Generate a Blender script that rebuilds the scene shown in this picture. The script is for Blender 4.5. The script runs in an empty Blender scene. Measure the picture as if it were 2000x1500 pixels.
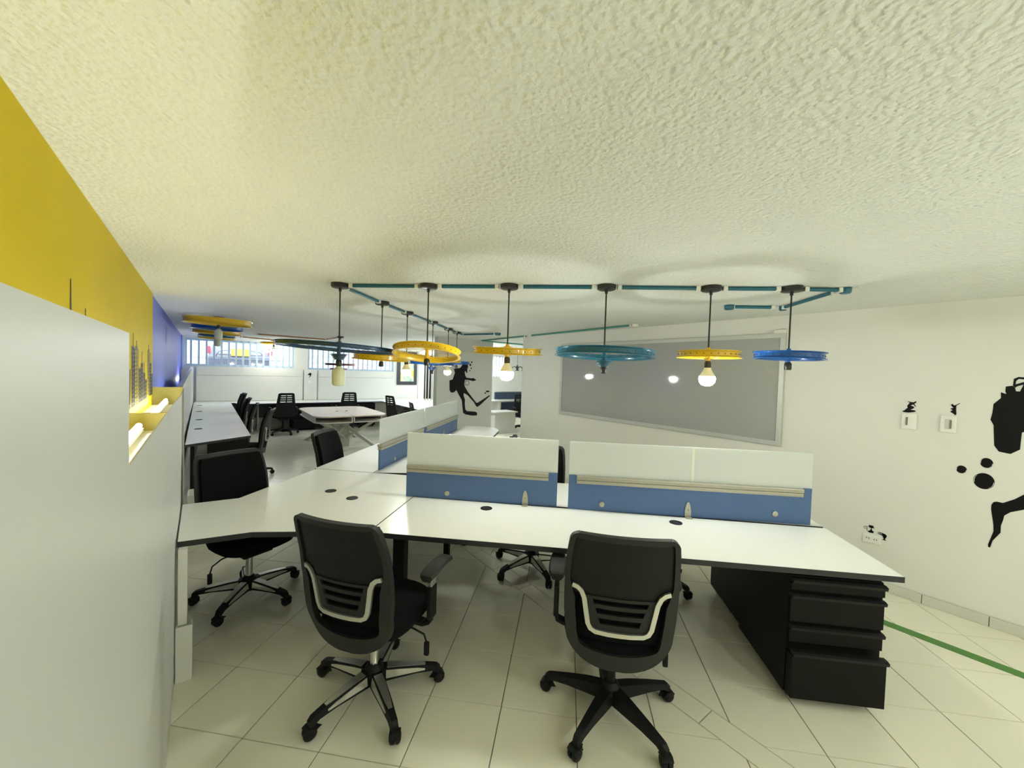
import bpy, bmesh, math, random
from mathutils import Vector, Matrix
from mathutils.geometry import tessellate_polygon
from math import sin, cos, pi, radians, sqrt, atan2
random.seed(7)
SC = bpy.context.scene
COL = SC.collection
# ------------------------------------------------------------------ camera, world, exposure
S = sqrt(.5)
CAM_Z = 1.72
def cam_axes(pitch, roll, yaw):
    f = Vector((sin(yaw)*cos(pitch), cos(yaw)*cos(pitch), sin(pitch)))
    r = Vector((cos(yaw), -sin(yaw), 0)); u = r.cross(f)
    return r*cos(roll)+u*sin(roll), -r*sin(roll)+u*cos(roll), f
cr, cu, cf = cam_axes(-0.030, 0.0317, -0.1404)
cd = bpy.data.cameras.new('camera'); cam = bpy.data.objects.new('camera', cd); COL.objects.link(cam)
cd.sensor_width = 36; cd.lens = 775/2000*36; cd.clip_start = .02; cd.clip_end = 200
cam.matrix_world = Matrix(((cr.x, cu.x, -cf.x, 0), (cr.y, cu.y, -cf.y, 0), (cr.z, cu.z, -cf.z, CAM_Z), (0, 0, 0, 1)))
SC.camera = cam
vs = SC.view_settings
vs.view_transform = 'Standard'; vs.look = 'None'; vs.gamma = 1; vs.use_curve_mapping = False
vs.exposure = 2.1
SC.cycles.max_bounces = 7; SC.cycles.diffuse_bounces = 5; SC.cycles.glossy_bounces = 3; SC.cycles.adaptive_threshold = .025
SC.cycles.caustics_reflective = False; SC.cycles.caustics_refractive = False
SC.cycles.sample_clamp_indirect = 6
wd = bpy.data.worlds.new('sky'); SC.world = wd; wd.use_nodes = True
bg = wd.node_tree.nodes['Background']; bg.inputs[0].default_value = (.80, .90, 1, 1); bg.inputs[1].default_value = 2.2
BULB_POWER = 52.0       # emission of the lit bulbs
TUBE_POWER = 5.3       # emission of the fluorescent tubes in the wall trough
BULB_COL = (.97, 1, .91); TUBE_COL = (.97, 1, .92)

# ------------------------------------------------------------------ materials
def mat(name, col, rough=.5, metal=0, noise=None, bump=None, emit=None, spec=.5, coat=0):
    m = bpy.data.materials.new(name); m.use_nodes = True
    nt = m.node_tree; b = nt.nodes['Principled BSDF']
    b.inputs['Base Color'].default_value = (*col, 1); b.inputs['Roughness'].default_value = rough
    b.inputs['Metallic'].default_value = metal; b.inputs['Specular IOR Level'].default_value = spec
    b.inputs['Coat Weight'].default_value = coat
    tc = nt.nodes.new('ShaderNodeTexCoord')
    if noise:
        n = nt.nodes.new('ShaderNodeTexNoise'); n.inputs['Scale'].default_value = noise[0]; n.inputs['Detail'].default_value = 4
        r = nt.nodes.new('ShaderNodeMix'); r.data_type = 'RGBA'
        k = noise[1]
        r.inputs[6].default_value = (*[max(0, c*(1-k)) for c in col], 1); r.inputs[7].default_value = (*[min(1, c*(1+k)) for c in col], 1)
        nt.links.new(tc.outputs['Object'], n.inputs['Vector']); nt.links.new(n.outputs['Fac'], r.inputs[0]); nt.links.new(r.outputs[2], b.inputs['Base Color'])
    if bump:
        n = nt.nodes.new('ShaderNodeTexNoise'); n.inputs['Scale'].default_value = bump[0]; n.inputs['Detail'].default_value = 3
        p = nt.nodes.new('ShaderNodeBump'); p.inputs['Strength'].default_value = bump[1]; p.inputs['Distance'].default_value = bump[2]
        nt.links.new(tc.outputs['Object'], n.inputs['Vector']); nt.links.new(n.outputs['Fac'], p.inputs['Height']); nt.links.new(p.outputs['Normal'], b.inputs['Normal'])
    if emit:
        b.inputs['Emission Color'].default_value = (*emit[0], 1); b.inputs['Emission Strength'].default_value = emit[1]
    return m
M = {}
M['ceil'] = mat('stippled_plaster', (.785, .80, .755), .95, noise=(3, .03))
nt = M['ceil'].node_tree
tc = nt.nodes['Texture Coordinate']; b = nt.nodes['Principled BSDF']
vo = nt.nodes.new('ShaderNodeTexVoronoi'); vo.inputs['Scale'].default_value = 62; vo.feature = 'SMOOTH_F1'
no = nt.nodes.new('ShaderNodeTexNoise'); no.inputs['Scale'].default_value = 60; no.inputs['Detail'].default_value = 5
ad = nt.nodes.new('ShaderNodeMath'); ad.operation = 'SUBTRACT'
bp = nt.nodes.new('ShaderNodeBump'); bp.inputs['Strength'].default_value = .75; bp.inputs['Distance'].default_value = .012
nt.links.new(tc.outputs['Object'], vo.inputs['Vector']); nt.links.new(tc.outputs['Object'], no.inputs['Vector'])
nt.links.new(no.outputs['Fac'], ad.inputs[0]); nt.links.new(vo.outputs['Distance'], ad.inputs[1])
nt.links.new(ad.outputs[0], bp.inputs['Height']); nt.links.new(bp.outputs['Normal'], b.inputs['Normal'])
M['wall'] = mat('white_wall_paint', (.80, .795, .74), .6, noise=(4, .025), bump=(9, .08, .01))
M['greywall'] = mat('pale_grey_wall_paint', (.55, .55, .51), .6, noise=(4, .025), bump=(9, .08, .01))
M['partition'] = mat('white_gloss_paint', (.66, .67, .64), .38, noise=(2.5, .03), bump=(5, .12, .01))
M['yellow'] = mat('yellow_wall_paint', (.62, .47, .002), .55, spec=.12, noise=(3, .05), bump=(9, .06, .01))
M['olive'] = mat('olive_yellow_board', (.42, .37, .10), .5, noise=(5, .06))
M['blue'] = mat('blue_wall_paint', (.13, .17, .62), .45, noise=(3, .05), bump=(9, .06, .01))
M['blue2'] = mat('bright_blue_paint', (.03, .13, .62), .45)
M['tile'] = mat('glazed_floor_tile', (.86, .84, .68), .17, noise=(2.2, .05), bump=(14, .03, .004))
M['grout'] = mat('tile_grout', (.20, .19, .165), .9)
M['baset'] = mat('baseboard_tile', (.66, .65, .58), .3, noise=(5, .04))
M['lam'] = mat('white_laminate', (.83, .835, .80), .28, noise=(3, .015))
M['edge'] = mat('black_edge_band', (.018, .018, .022), .45)
M['blackm'] = mat('black_powder_coat', (.005, .005, .0045), .5, spec=.15, bump=(900, .15, .001))
M['blackp'] = mat('black_plastic', (.008, .0085, .0085), .48, spec=.22, noise=(30, .08))
M['greyp'] = mat('charcoal_plastic', (.018, .020, .018), .5, spec=.3, noise=(30, .08))
M['fabric'] = mat('black_mesh_fabric', (.005, .0055, .006), .95, spec=.12, bump=(700, .4, .002))
M['silver'] = mat('silver_trim', (.66, .66, .60), .32, .85, noise=(12, .06))
M['alu'] = mat('brushed_aluminium', (.44, .42, .35), .38, .5, noise=(20, .05))
M['chrome'] = mat('chrome', (.75, .75, .72), .12, 1)
M['screenblue'] = mat('blue_laminate', (.075, .145, .31), .55, noise=(6, .05))
M['teal'] = mat('teal_pipe_paint', (.010, .115, .165), .35)
M['green'] = mat('green_pipe_paint', (.07, .28, .22), .4)
M['brown'] = mat('brown_pipe_paint', (.40, .19, .05), .5)
M['clip'] = mat('white_plastic_clip', (.80, .80, .72), .45)
M['rimy'] = mat('yellow_rim_paint', (.74, .47, .012), .28, noise=(9, .08), coat=.3)
M['rimb'] = mat('blue_rim_paint', (.006, .09, .34), .28, noise=(9, .1), coat=.3)
M['rimd'] = mat('petrol_blue_rim_paint', (.008, .055, .13), .28, noise=(9, .1), coat=.3)
M['rimt'] = mat('teal_rim_paint', (.008, .12, .20), .28, noise=(9, .1), coat=.3)
M['rimr'] = mat('red_brown_rim_paint', (.16, .035, .02), .4)
M['canopy'] = mat('black_canopy', (.018, .017, .015), .4)
M['bulboff'] = mat('milky_bulb', (.72, .74, .52), .4, noise=(20, .04))
M['bulbneck'] = mat('bulb_collar', (.80, .80, .70), .4)
M['bulbon'] = mat('lit_bulb', (1, 1, .95), .5, emit=(BULB_COL, BULB_POWER))
M['bulbadded'] = mat('added_cool_bulb', (1, 1, 1), .5, emit=((.86, .95, 1), BULB_POWER*4.0))  # boosted bulb, only for the added lights hidden behind the stub wall
M['tube'] = mat('lit_tube', (1, 1, .95), .5, emit=(TUBE_COL, TUBE_POWER))
M['vinyl'] = mat('black_vinyl', (.004, .004, .0045), .40, spec=.18)
M['greyvinyl'] = mat('dark_grey_vinyl', (.05, .045, .03), .5)
M['board'] = mat('grey_glass_board', (.41, .42, .40), .06, noise=(1.5, .04))
M['boardframe'] = mat('pale_aluminium_frame', (.60, .61, .58), .35, .25)
M['frame'] = mat('white_frame', (.78, .78, .72), .4)
M['tape'] = mat('green_floor_tape', (.07, .23, .028), .45, noise=(40, .08))
M['plate'] = mat('white_switch_plastic', (.86, .86, .82), .3)
M['plate2'] = mat('grey_rocker', (.62, .62, .56), .4)
M['slot'] = mat('olive_slot', (.22, .22, .15), .5)
M['pink'] = mat('pale_wood_laminate', (.88, .74, .64), .3, noise=(5, .03))
M['greylam'] = mat('grey_laminate', (.48, .47, .42), .45, noise=(4, .04))
M['darklam'] = mat('charcoal_laminate', (.035, .038, .045), .45)
M['barblue'] = mat('pale_blue_steel', (.52, .64, .74), .4)
M['barwhite'] = mat('white_steel', (.75, .75, .75), .4)
M['outwall'] = mat('pale_render', (.42, .41, .42), .8, noise=(2, .06))
M['brick'] = mat('pink_brick', (.55, .26, .22), .85, noise=(8, .15))
M['road'] = mat('asphalt', (.20, .20, .21), .9, noise=(20, .2))
M['car'] = mat('silver_car_paint', (.17, .17, .185), .3, .3)
M['cardark'] = mat('car_dark_trim', (.045, .05, .075), .5)
M['carglass'] = mat('car_glass', (.25, .28, .32), .1)
M['plateyellow'] = mat('yellow_plate', (.85, .48, .04), .5)
M['red'] = mat('red_lens', (.5, .03, .06), .25)
M['poster'] = mat('poster_print', (.7, .7, .55), .35)
M['bluegrey'] = mat('blue_grey_fabric', (.045, .065, .115), .8, noise=(30, .06))
def glassy():
    m = bpy.data.materials.new('frosted_glass'); m.use_nodes = True; nt = m.node_tree
    b = nt.nodes['Principled BSDF']; b.inputs['Base Color'].default_value = (.83, .86, .84, 1); b.inputs['Roughness'].default_value = .22
    t = nt.nodes.new('ShaderNodeBsdfTranslucent'); t.inputs[0].default_value = (.90, .93, .91, 1)
    n = nt.nodes.new('ShaderNodeTexNoise'); n.inputs['Scale'].default_value = 3; tc = nt.nodes.new('ShaderNodeTexCoord')
    mr = nt.nodes.new('ShaderNodeMapRange'); mr.inputs[3].default_value = .30; mr.inputs[4].default_value = .42
    x = nt.nodes.new('ShaderNodeMixShader'); o = nt.nodes['Material Output']
    nt.links.new(tc.outputs['Object'], n.inputs['Vector']); nt.links.new(n.outputs['Fac'], mr.inputs[0]); nt.links.new(mr.outputs[0], x.inputs[0])
    nt.links.new(b.outputs[0], x.inputs[1]); nt.links.new(t.outputs[0], x.inputs[2]); nt.links.new(x.outputs[0], o.inputs[0])
    return m
M['frost'] = glassy()
def pane_mat():
    m = bpy.data.materials.new('clear_window_glass'); m.use_nodes = True; nt = m.node_tree
    nt.nodes.remove(nt.nodes['Principled BSDF'])
    t = nt.nodes.new('ShaderNodeBsdfTransparent'); t.inputs[0].default_value = (.96, .98, 1, 1)
    g = nt.nodes.new('ShaderNodeBsdfGlossy'); g.inputs['Roughness'].default_value = .03
    x = nt.nodes.new('ShaderNodeMixShader'); x.inputs[0].default_value = .06
    nt.links.new(t.outputs[0], x.inputs[1]); nt.links.new(g.outputs[0], x.inputs[2]); nt.links.new(x.outputs[0], nt.nodes['Material Output'].inputs[0])
    return m
M['pane'] = pane_mat()
# poster: soft colour fields of a print
nt = M['poster'].node_tree; b = nt.nodes['Principled BSDF']
n = nt.nodes.new('ShaderNodeTexNoise'); n.inputs['Scale'].default_value = 2.6
rp = nt.nodes.new('ShaderNodeValToRGB'); e = rp.color_ramp.elements
e[0].position = .35; e[0].color = (.75, .62, .12, 1); e[1].position = .62; e[1].color = (.30, .55, .42, 1); q = e.new(.5); q.color = (.80, .82, .62, 1)
nt.links.new(nt.nodes['Texture Coordinate'].outputs['Object'], n.inputs['Vector']); nt.links.new(n.outputs['Fac'], rp.inputs[0]); nt.links.new(rp.outputs[0], b.inputs['Base Color'])

# ------------------------------------------------------------------ mesh helpers
def box(bm, x0, x1, y0, y1, z0, z1, bev=0):
    v = [bm.verts.new(p) for p in ((x0,y0,z0),(x1,y0,z0),(x1,y1,z0),(x0,y1,z0),(x0,y0,z1),(x1,y0,z1),(x1,y1,z1),(x0,y1,z1))]
    fs = [bm.faces.new([v[i] for i in q]) for q in ((0,3,2,1),(4,5,6,7),(0,1,5,4),(1,2,6,5),(2,3,7,6),(3,0,4,7))]
    if bev:
        es = {e for f in fs for e in f.edges}
        bmesh.ops.bevel(bm, geom=list(es), offset=bev, segments=2, affect='EDGES', profile=.6)
def prism(bm, pts, z0, z1, bev=0):
    a = sum(pts[i][0]*pts[(i+1)%len(pts)][1]-pts[(i+1)%len(pts)][0]*pts[i][1] for i in range(len(pts)))
    if a < 0: pts = pts[::-1]
    lo = [bm.verts.new((p[0], p[1], z0)) for p in pts]; hi = [bm.verts.new((p[0], p[1], z1)) for p in pts]
    n = len(pts); fs = [bm.faces.new(lo[::-1]), bm.faces.new(hi)]
    for i in range(n): fs.append(bm.faces.new((lo[i], lo[(i+1)%n], hi[(i+1)%n], hi[i])))
    if bev: bmesh.ops.bevel(bm, geom=list({e for f in fs[:2] for e in f.edges}), offset=bev, segments=2, affect='EDGES')
def frame_of(d):
    d = d.normalized(); a = Vector((0, 0, 1)) if abs(d.z) < .95 else Vector((1, 0, 0))
    x = d.cross(a).normalized(); return x, x.cross(d).normalized()
def tube(bm, pts, r, n=8, caps=True, flat=None):
    """round (or flat=(w,h) rectangular) tube along a polyline"""
    pts = [Vector(p) for p in pts]; rings = []
    for i, p in enumerate(pts):
        d = (pts[min(i+1, len(pts)-1)]-pts[max(i-1, 0)])
        x, y = frame_of(d)
        rr = r[i] if isinstance(r, (list, tuple)) else r
        if flat: offs = [(x*sx*flat[0]/2+y*sy*flat[1]/2) for sx, sy in ((-1,-1),(1,-1),(1,1),(-1,1))]
        else: offs = [x*rr*cos(2*pi*k/n)+y*rr*sin(2*pi*k/n) for k in range(n)]
        rings.append([bm.verts.new(p+o) for o in offs])
    m = len(rings[0])
    for a, b in zip(rings, rings[1:]):
        for k in range(m): bm.faces.new((a[k], a[(k+1)%m], b[(k+1)%m], b[k]))
    if caps: bm.faces.new(rings[0][::-1]); bm.faces.new(rings[-1])
def lathe(bm, prof, n=24, c=(0,0,0), axis='Z', closed=False):
    """revolve (r,z) profile; closed=True makes a ring section"""
    def P(r, z, a):
        x, y = r*cos(a), r*sin(a)
        p = {'Z': (x, y, z), 'X': (z, x, y), 'Y': (y, z, x)}[axis]
        return (p[0]+c[0], p[1]+c[1], p[2]+c[2])
    rings = []
    for r, z in prof:
        if r < 1e-6 and not closed: rings.append([bm.verts.new(P(0, z, 0))])
        else: rings.append([bm.verts.new(P(r, z, 2*pi*k/n)) for k in range(n)])
    pairs = list(zip(rings, rings[1:])) + ([(rings[-1], rings[0])] if closed else [])
    for a, b in pairs:
        if len(a) == 1 and len(b) == 1: continue
        for k in range(n):
            k2 = (k+1) % n
            if len(a) == 1: bm.faces.new((a[0], b[k2], b[k]))
            elif len(b) == 1: bm.faces.new((a[k], a[k2], b[0]))
            else: bm.faces.new((a[k], a[k2], b[k2], b[k]))
    if not closed:
        for rg in (rings[0], rings[-1]):
            if len(rg) > 1: bm.faces.new(rg)
def patch(bm, P, Q, nx, th, fmap):
    """solid sheet between two polylines of (x,z); fmap gives y"""
    n = len(P); g = []
    for i in range(n):
        row = []
        for j in range(nx+1):
            t = j/nx; x = P[i][0]*(1-t)+Q[i][0]*t; z = P[i][1]*(1-t)+Q[i][1]*t; y = fmap(x, z)
            row.append((bm.verts.new((x, y-th/2, z)), bm.verts.new((x, y+th/2, z))))
        g.append(row)
    for i in range(n-1):
        for j in range(nx):
            a, b, c, d = g[i][j], g[i][j+1], g[i+1][j+1], g[i+1][j]
            bm.faces.new((a[0], b[0], c[0], d[0])); bm.faces.new((a[1], d[1], c[1], b[1]))
    for i in range(n-1):
        for j in (0, nx):
            a, b = g[i][j], g[i+1][j]; bm.faces.new((a[0], a[1], b[1], b[0]))
    for j in range(nx):
        for i in (0, n-1):
            a, b = g[i][j], g[i][j+1]; bm.faces.new((a[0], a[1], b[1], b[0]))
def seat_rings(bm, rows, hx, hy, cy, n=28, ex=3.2):
    rings = []
    for s_, z in rows:
        if s_ == 0: rings.append([bm.verts.new((0, cy, z))]); continue
        rg = []
        for k in range(n):
            a = 2*pi*k/n; c_, s2 = cos(a), sin(a)
            rg.append(bm.verts.new((hx*s_*math.copysign(abs(c_)**(2/ex), c_), cy+hy*s_*math.copysign(abs(s2)**(2/ex), s2), z)))
        rings.append(rg)
    for a, b in zip(rings, rings[1:]):
        for k in range(n):
            if len(b) == 1: bm.faces.new((a[k], a[(k+1)%n], b[0]))
            elif len(a) == 1: bm.faces.new((a[0], b[(k+1)%n], b[k]))
            else: bm.faces.new((a[k], a[(k+1)%n], b[(k+1)%n], b[k]))
def new_mesh(name, bm, m, smooth=None):
    bmesh.ops.recalc_face_normals(bm, faces=bm.faces)
    me = bpy.data.meshes.new(name); bm.to_mesh(me); bm.free()
    for x in (m if isinstance(m, (list, tuple)) else [m]): me.materials.append(M[x])
    if smooth:
        me.polygons.foreach_set('use_smooth', [True]*len(me.polygons)); me.set_sharp_from_angle(angle=radians(smooth))
    return me
def obj(name, bm, m, parent=None, smooth=None, loc=None, rz=None):
    o = bpy.data.objects.new(name, new_mesh(name, bm, m, smooth)); COL.objects.link(o)
    if parent: o.parent = parent
    if loc is not None: o.location = loc
    if rz is not None: o.rotation_euler = (0, 0, rz)
    return o
def inst(name, me, parent=None, loc=(0,0,0), rot=(0,0,0)):
    o = bpy.data.objects.new(name, me); COL.objects.link(o); o.location = loc; o.rotation_euler = rot
    if parent: o.parent = parent
    return o
def thing(name, label, cat, loc=(0,0,0), rz=0, group=None):
    o = bpy.data.objects.new(name, None); COL.objects.link(o); o.empty_display_size = .1
    o.location = loc; o.rotation_euler = (0, 0, rz); o['label'] = label; o['category'] = cat
    if group: o['group'] = group
    return o
def tag(o, label, cat, group=None):
    o['label'] = label; o['category'] = cat
    if group: o['group'] = group
    return o
def B(): return bmesh.new()
def bbox(name, x0, x1, y0, y1, z0, z1, m, parent=None, bev=0, **k):
    bm = B(); box(bm, x0, x1, y0, y1, z0, z1, bev); return obj(name, bm, m, parent, **k)
def dup(root, loc, rz, label, group=None, skip=()):
    r = root.copy(); COL.objects.link(r); r.location = loc; r.rotation_euler = (0, 0, rz); r['label'] = label
    if group: r['group'] = group
    for ch in list(root.children):
        if ch.name.split('.')[0] in skip: continue
        c = ch.copy(); COL.objects.link(c); c.parent = r
        for g in ch.children:
            if g.name.split('.')[0] in skip: continue
            d = g.copy(); COL.objects.link(d); d.parent = c
    return r
R45 = pi/4
def W(u, v, z=0): return Vector((S*(v-u), S*(u+v), z))      # room frame: u runs along the side walls, v across
def struct(name, bm, m, parent=None, rz=R45, **k):
    o = obj(name, bm, m, parent, **k); 
    if not parent: o['kind'] = 'structure'; o.rotation_euler = (0, 0, rz)
    return o
# objects made in the room frame use local (x=v, y=u) with a 45 degree turn
CEIL = 2.36; DESK = .74
U0, U1 = -3.2, 12.6
VR = 4.48

# ------------------------------------------------------------------ floor with tiles
bm = B(); box(bm, -.95, 10.4, U0, U1+.1, -.12, -.007); floor = struct('floor', bm, 'grout')
TS = .381; TX0 = .0998; TY0 = 1.97; GAP = .0022
def clip_half(poly, f):
    out = []
    for i in range(len(poly)):
        a, b2 = poly[i], poly[(i+1) % len(poly)]; fa, fb = f(a), f(b2)
        if fa >= 0: out.append(a)
        if (fa >= 0) != (fb >= 0):
            t = fa/(fa-fb); out.append((a[0]+(b2[0]-a[0])*t, a[1]+(b2[1]-a[1])*t))
    return out
def parea(p): return abs(sum(p[i][0]*p[(i+1)%len(p)][1]-p[(i+1)%len(p)][0]*p[i][1] for i in range(len(p))))/2
BV0, BV1 = 1.945, 2.080
vof = lambda p: (p[0]+p[1])*S
uof = lambda p: (p[1]-p[0])*S
polys = []
for i in range(-40, 40):
    for j in range(-12, 48):
        x0, y0 = TX0+i*TS, TY0+j*TS
        c = (x0+TS/2, y0+TS/2); cu_, cv_ = uof(c), vof(c)
        if not (U0-.3 < cu_ < U1+.3 and -.9 < cv_ < 10.4): continue
        q = [(x0+GAP, y0+GAP), (x0+TS-GAP, y0+GAP), (x0+TS-GAP, y0+TS-GAP), (x0+GAP, y0+TS-GAP)]
        for f in ((lambda p: BV0-GAP-vof(p)), (lambda p: vof(p)-BV1-GAP)):
            r = clip_half(q, f)
            if len(r) < 3: continue
            for g in ((lambda p: uof(p)-U0), (lambda p: U1-uof(p)), (lambda p: vof(p)+.6), (lambda p: 10.3-vof(p))):
                r = clip_half(r, g)
                if len(r) < 3: break
            if len(r) >= 3 and parea(r) > .0006: polys.append(r)
u_ = .95-.366*12
while u_ < U1-.4:
    polys.append([tuple(W(u_+GAP, BV0+GAP).xy), tuple(W(u_+GAP, BV1-GAP).xy), tuple(W(u_+.366-GAP, BV1-GAP).xy), tuple(W(u_+.366-GAP, BV0+GAP).xy)]); u_ += .366
def seen(p):
    c = Vector((sum(q[0] for q in p)/len(p), sum(q[1] for q in p)/len(p), 0)); d = c-Vector((0, 0, CAM_Z)); k = d.dot(cf)
    if k < .3: return None
    x = 1000+775*d.dot(cr)/k; y = 750-775*d.dot(cu)/k
    if not (300 < x < 2080 and y < 1600): return None
    return k
near = []; far = []
for p in polys:
    k = seen(p); (near if k and k < 6.2 and vof(p[0]) > -.25 and vof(p[0]) < VR+.1 else far).append((k or 99, p))
near.sort(key=lambda t: t[0]); far += near[290:]; near = near[:290]
tile_cache = {}
for k, p in near:
    cx, cy = p[0]
    key = tuple((round(a-cx, 4), round(b2-cy, 4)) for a, b2 in p)
    if key not in tile_cache:
        bm = B(); prism(bm, list(key), -.007, 0, .0012); tile_cache[key] = new_mesh('floor_tile', bm, 'tile')
    o = inst('floor_tile', tile_cache[key], floor)
    v = Vector((cx, cy, 0)); v.rotate(Matrix.Rotation(-R45, 3, 'Z')); o.location = v; o.rotation_euler = (0, 0, -R45)
bm = B()
for k, p in far: prism(bm, p, -.007, 0)
o = obj('floor_tile', bm, 'tile', floor, rz=-R45); o['kind'] = 'stuff'

# ------------------------------------------------------------------ ceiling, walls
bm = B(); box(bm, -.95, 10.4, U0, U1+.1, CEIL, CEIL+.15); struct('ceiling', bm, 'ceil')
LA = atan2(.0205, 1)                      # the side wall is not quite parallel to the partition
def lw(u): return -.365-.0205*u
bm = B(); prism(bm, [(lw(U0), U0), (lw(5.12), 5.12), (lw(5.12)-.3, 5.12), (lw(U0)-.3, U0)], 0, CEIL); struct('wall_left', bm, 'yellow')
bm = B(); prism(bm, [(lw(5.12)-.01, 5.12), (lw(12.3)-.01, 12.3), (lw(U1)-.35, U1), (lw(5.12)-.3, 5.12)], 0, CEIL); struct('wall_left', bm, 'blue')
bm = B(); box(bm, -.95, lw(12.3)-.002, 12.3, U1, 1.55, CEIL); struct('trim_1', bm, 'blue2')
# right wall (ends at the opening to the second room)
bm = B(); box(bm, VR, VR+.18, U0, 5.66, 0, CEIL); struct('wall_right', bm, 'wall')
bm = B(); box(bm, VR+.18, 10.4, 5.48, 5.66, 0, CEIL); struct('wall_right', bm, 'wall')
bm = B(); box(bm, 10.2, 10.4, 5.66, U1, 0, CEIL); struct('wall_right', bm, 'wall')
bm = B(); box(bm, -.95, VR+.18, U0-.15, U0, 0, CEIL); struct('wall_front', bm, 'wall')
# stub wall carrying the small diver
bm = B(); box(bm, 3.445, 4.735, 7.0, 7.14, 0, CEIL); struct('wall_middle', bm, 'greywall')
# back wall with openings
WIN = [(-.58, 1.81, 1.63, 2.31), (2.15, 4.66, 1.61, 2.31), (5.70, 6.12, .66, 2.25), (8.3, 9.25, 1.50, 2.33)]
bm = B(); x = -.95
for a, b2, z0, z1 in WIN:
    box(bm, x, a, U1, U1+.16, 0, CEIL); box(bm, a, b2, U1, U1+.16, 0, z0); box(bm, a, b2, U1, U1+.16, z1, CEIL); x = b2
box(bm, x, 10.4, U1, U1+.16, 0, CEIL); struct('wall_back', bm, 'wall')
# baseboard of tiles along the right wall
bb = struct('baseboard_right', (lambda b_: (box(b_, VR-.006, VR-.001, U0, 5.66, 0, .070), b_)[1])(B()), 'grout')
bm = B(); box(bm, VR-.016, VR-.006, .002, .338, .001, .072, .0015); me = new_mesh('baseboard_tile', bm, 'baset')
for k in range(-4, 14): inst('baseboard_tile', me, bb, (0, .147+.34*k, 0))

# ------------------------------------------------------------------ white partition with the light trough
def pv(u): return -.13-.0165*(u-1) if u < 3.2 else -.166-.034*(u-3.2)
bm = B()
us = [-3.2, -1.2, .3, 1.06]
def slab(bm, us, zf, th=.05, z0=0):
    for a, b2 in zip(us, us[1:]):
        pts = []
        for u in (a, b2):
            for v in (pv(u), pv(u)-th): pts.append((v, u))
        lo = [bm.verts.new((p[0], p[1], z0)) for p in pts]; hi = [bm.verts.new((p[0], p[1], zf(p[1]))) for p in pts]
        for q in ((0, 2, 3, 1),): bm.faces.new([lo[i] for i in q]); bm.faces.new([hi[i] for i in q[::-1]])
        for i, j in ((0, 2), (2, 3), (3, 1), (1, 0)): bm.faces.new((lo[i], lo[j], hi[j], hi[i]))
slab(bm, us, lambda u: 1.772, .016); slab(bm, [1.06, 1.5, 2, 2.6, 3.2, 4, 4.6, 5.1], lambda u: 1.512 if u < 2.6 else 1.512-.018*(u-2.6), .004)
bmesh.ops.remove_doubles(bm, verts=bm.verts, dist=.0005)
part_wall = struct('partition_left', bm, 'partition', smooth=30)
# bottom of the trough, its two cross boards and the lamps
bm = B(); prism(bm, [(pv(U0)-.017, U0), (pv(3.2)-.017, 3.2), (pv(5.1)-.017, 5.1), (lw(5.1), 5.1), (lw(U0), U0)], 1.20, 1.30); struct('trim_2', bm, 'wall')
for n_, u, z1 in (('trim_3', 3.2, 1.405), ('trim_4', 5.09, 1.468)):
    bm = B(); prism(bm, [(pv(u)-.014, u), (pv(u)-.014, u+.03), (lw(u), u+.03), (lw(u), u)], 1.30, z1); struct(n_, bm, 'olive')
def trough_lamp(u, v, z, L, label):
    t = thing('fluorescent_lamp', label, 'lamp', W(u, v, z), R45+LA)
    bm = B(); box(bm, -.02, .02, 0, L, -.03, -.014); obj('lamp_base', bm, 'clip', t)
    bm = B(); lathe(bm, [(0, .012), (.013, .012), (.013, L-.012), (0, L-.012)], 14, axis='Y'); obj('lamp_tube', bm, 'tube', t, 40)
    for y in (0, L-.014):
        bm = B(); lathe(bm, [(0, y), (.016, y), (.016, y+.014), (0, y+.014)], 12, axis='Y'); obj('end_cap', bm, 'plate2', t, 40)
trough_lamp(1.80, -.315, 1.345, 1.3, 'lit tube lamp in the trough just beyond the tall white panel')
trough_lamp(3.60, -.335, 1.350, 1.4, 'lit tube lamp in the trough under the skyline decal')
trough_lamp(.55, -.28, 1.335, 1.2, 'lit tube lamp hidden behind the tall white panel')
trough_lamp(-.9, -.26, 1.335, 1.2, 'second lit tube lamp hidden behind the tall white panel')
trough_lamp(5.6, -.41, 1.18, 1.2, 'lit tube lamp low along the blue wall')
trough_lamp(10.3, -.50, 1.35, 1.2, 'lit tube lamp along the far end of the blue wall')
# lower partition beside the far left desk, its top swept up from a low near corner
def qv(u): return -.285-.0165*(u-5.5)
bm = B()
prof = [(5.35, 1.22), (5.6, 1.30), (5.9, 1.375), (6.4, 1.43), (8, 1.48), (10, 1.535), (12.45, 1.60)]
for (a, za), (b2, zb) in zip(prof, prof[1:]):
    pts = [(qv(a), a), (qv(a)-.05, a), (qv(b2), b2), (qv(b2)-.05, b2)]; zz = (za, za, zb, zb)
    lo = [bm.verts.new((*p, 0)) for p in pts]; hi = [bm.verts.new((*p, z)) for p, z in zip(pts, zz)]
    bm.faces.new([lo[i] for i in (0, 2, 3, 1)]); bm.faces.new([hi[i] for i in (1, 3, 2, 0)])
    for i, j in ((0, 2), (2, 3), (3, 1), (1, 0)): bm.faces.new((lo[i], lo[j], hi[j], hi[i]))
bmesh.ops.remove_doubles(bm, verts=bm.verts, dist=.0005)
struct('partition_left', bm, 'partition', smooth=30)
bm = B(); prism(bm, [(qv(5.35)-.05, 5.35), (qv(12.4)-.05, 12.4), (lw(12.4)+.005, 12.4), (lw(5.35)+.005, 5.35)], 1.05, 1.14); struct('trim_5', bm, 'wall')

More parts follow.
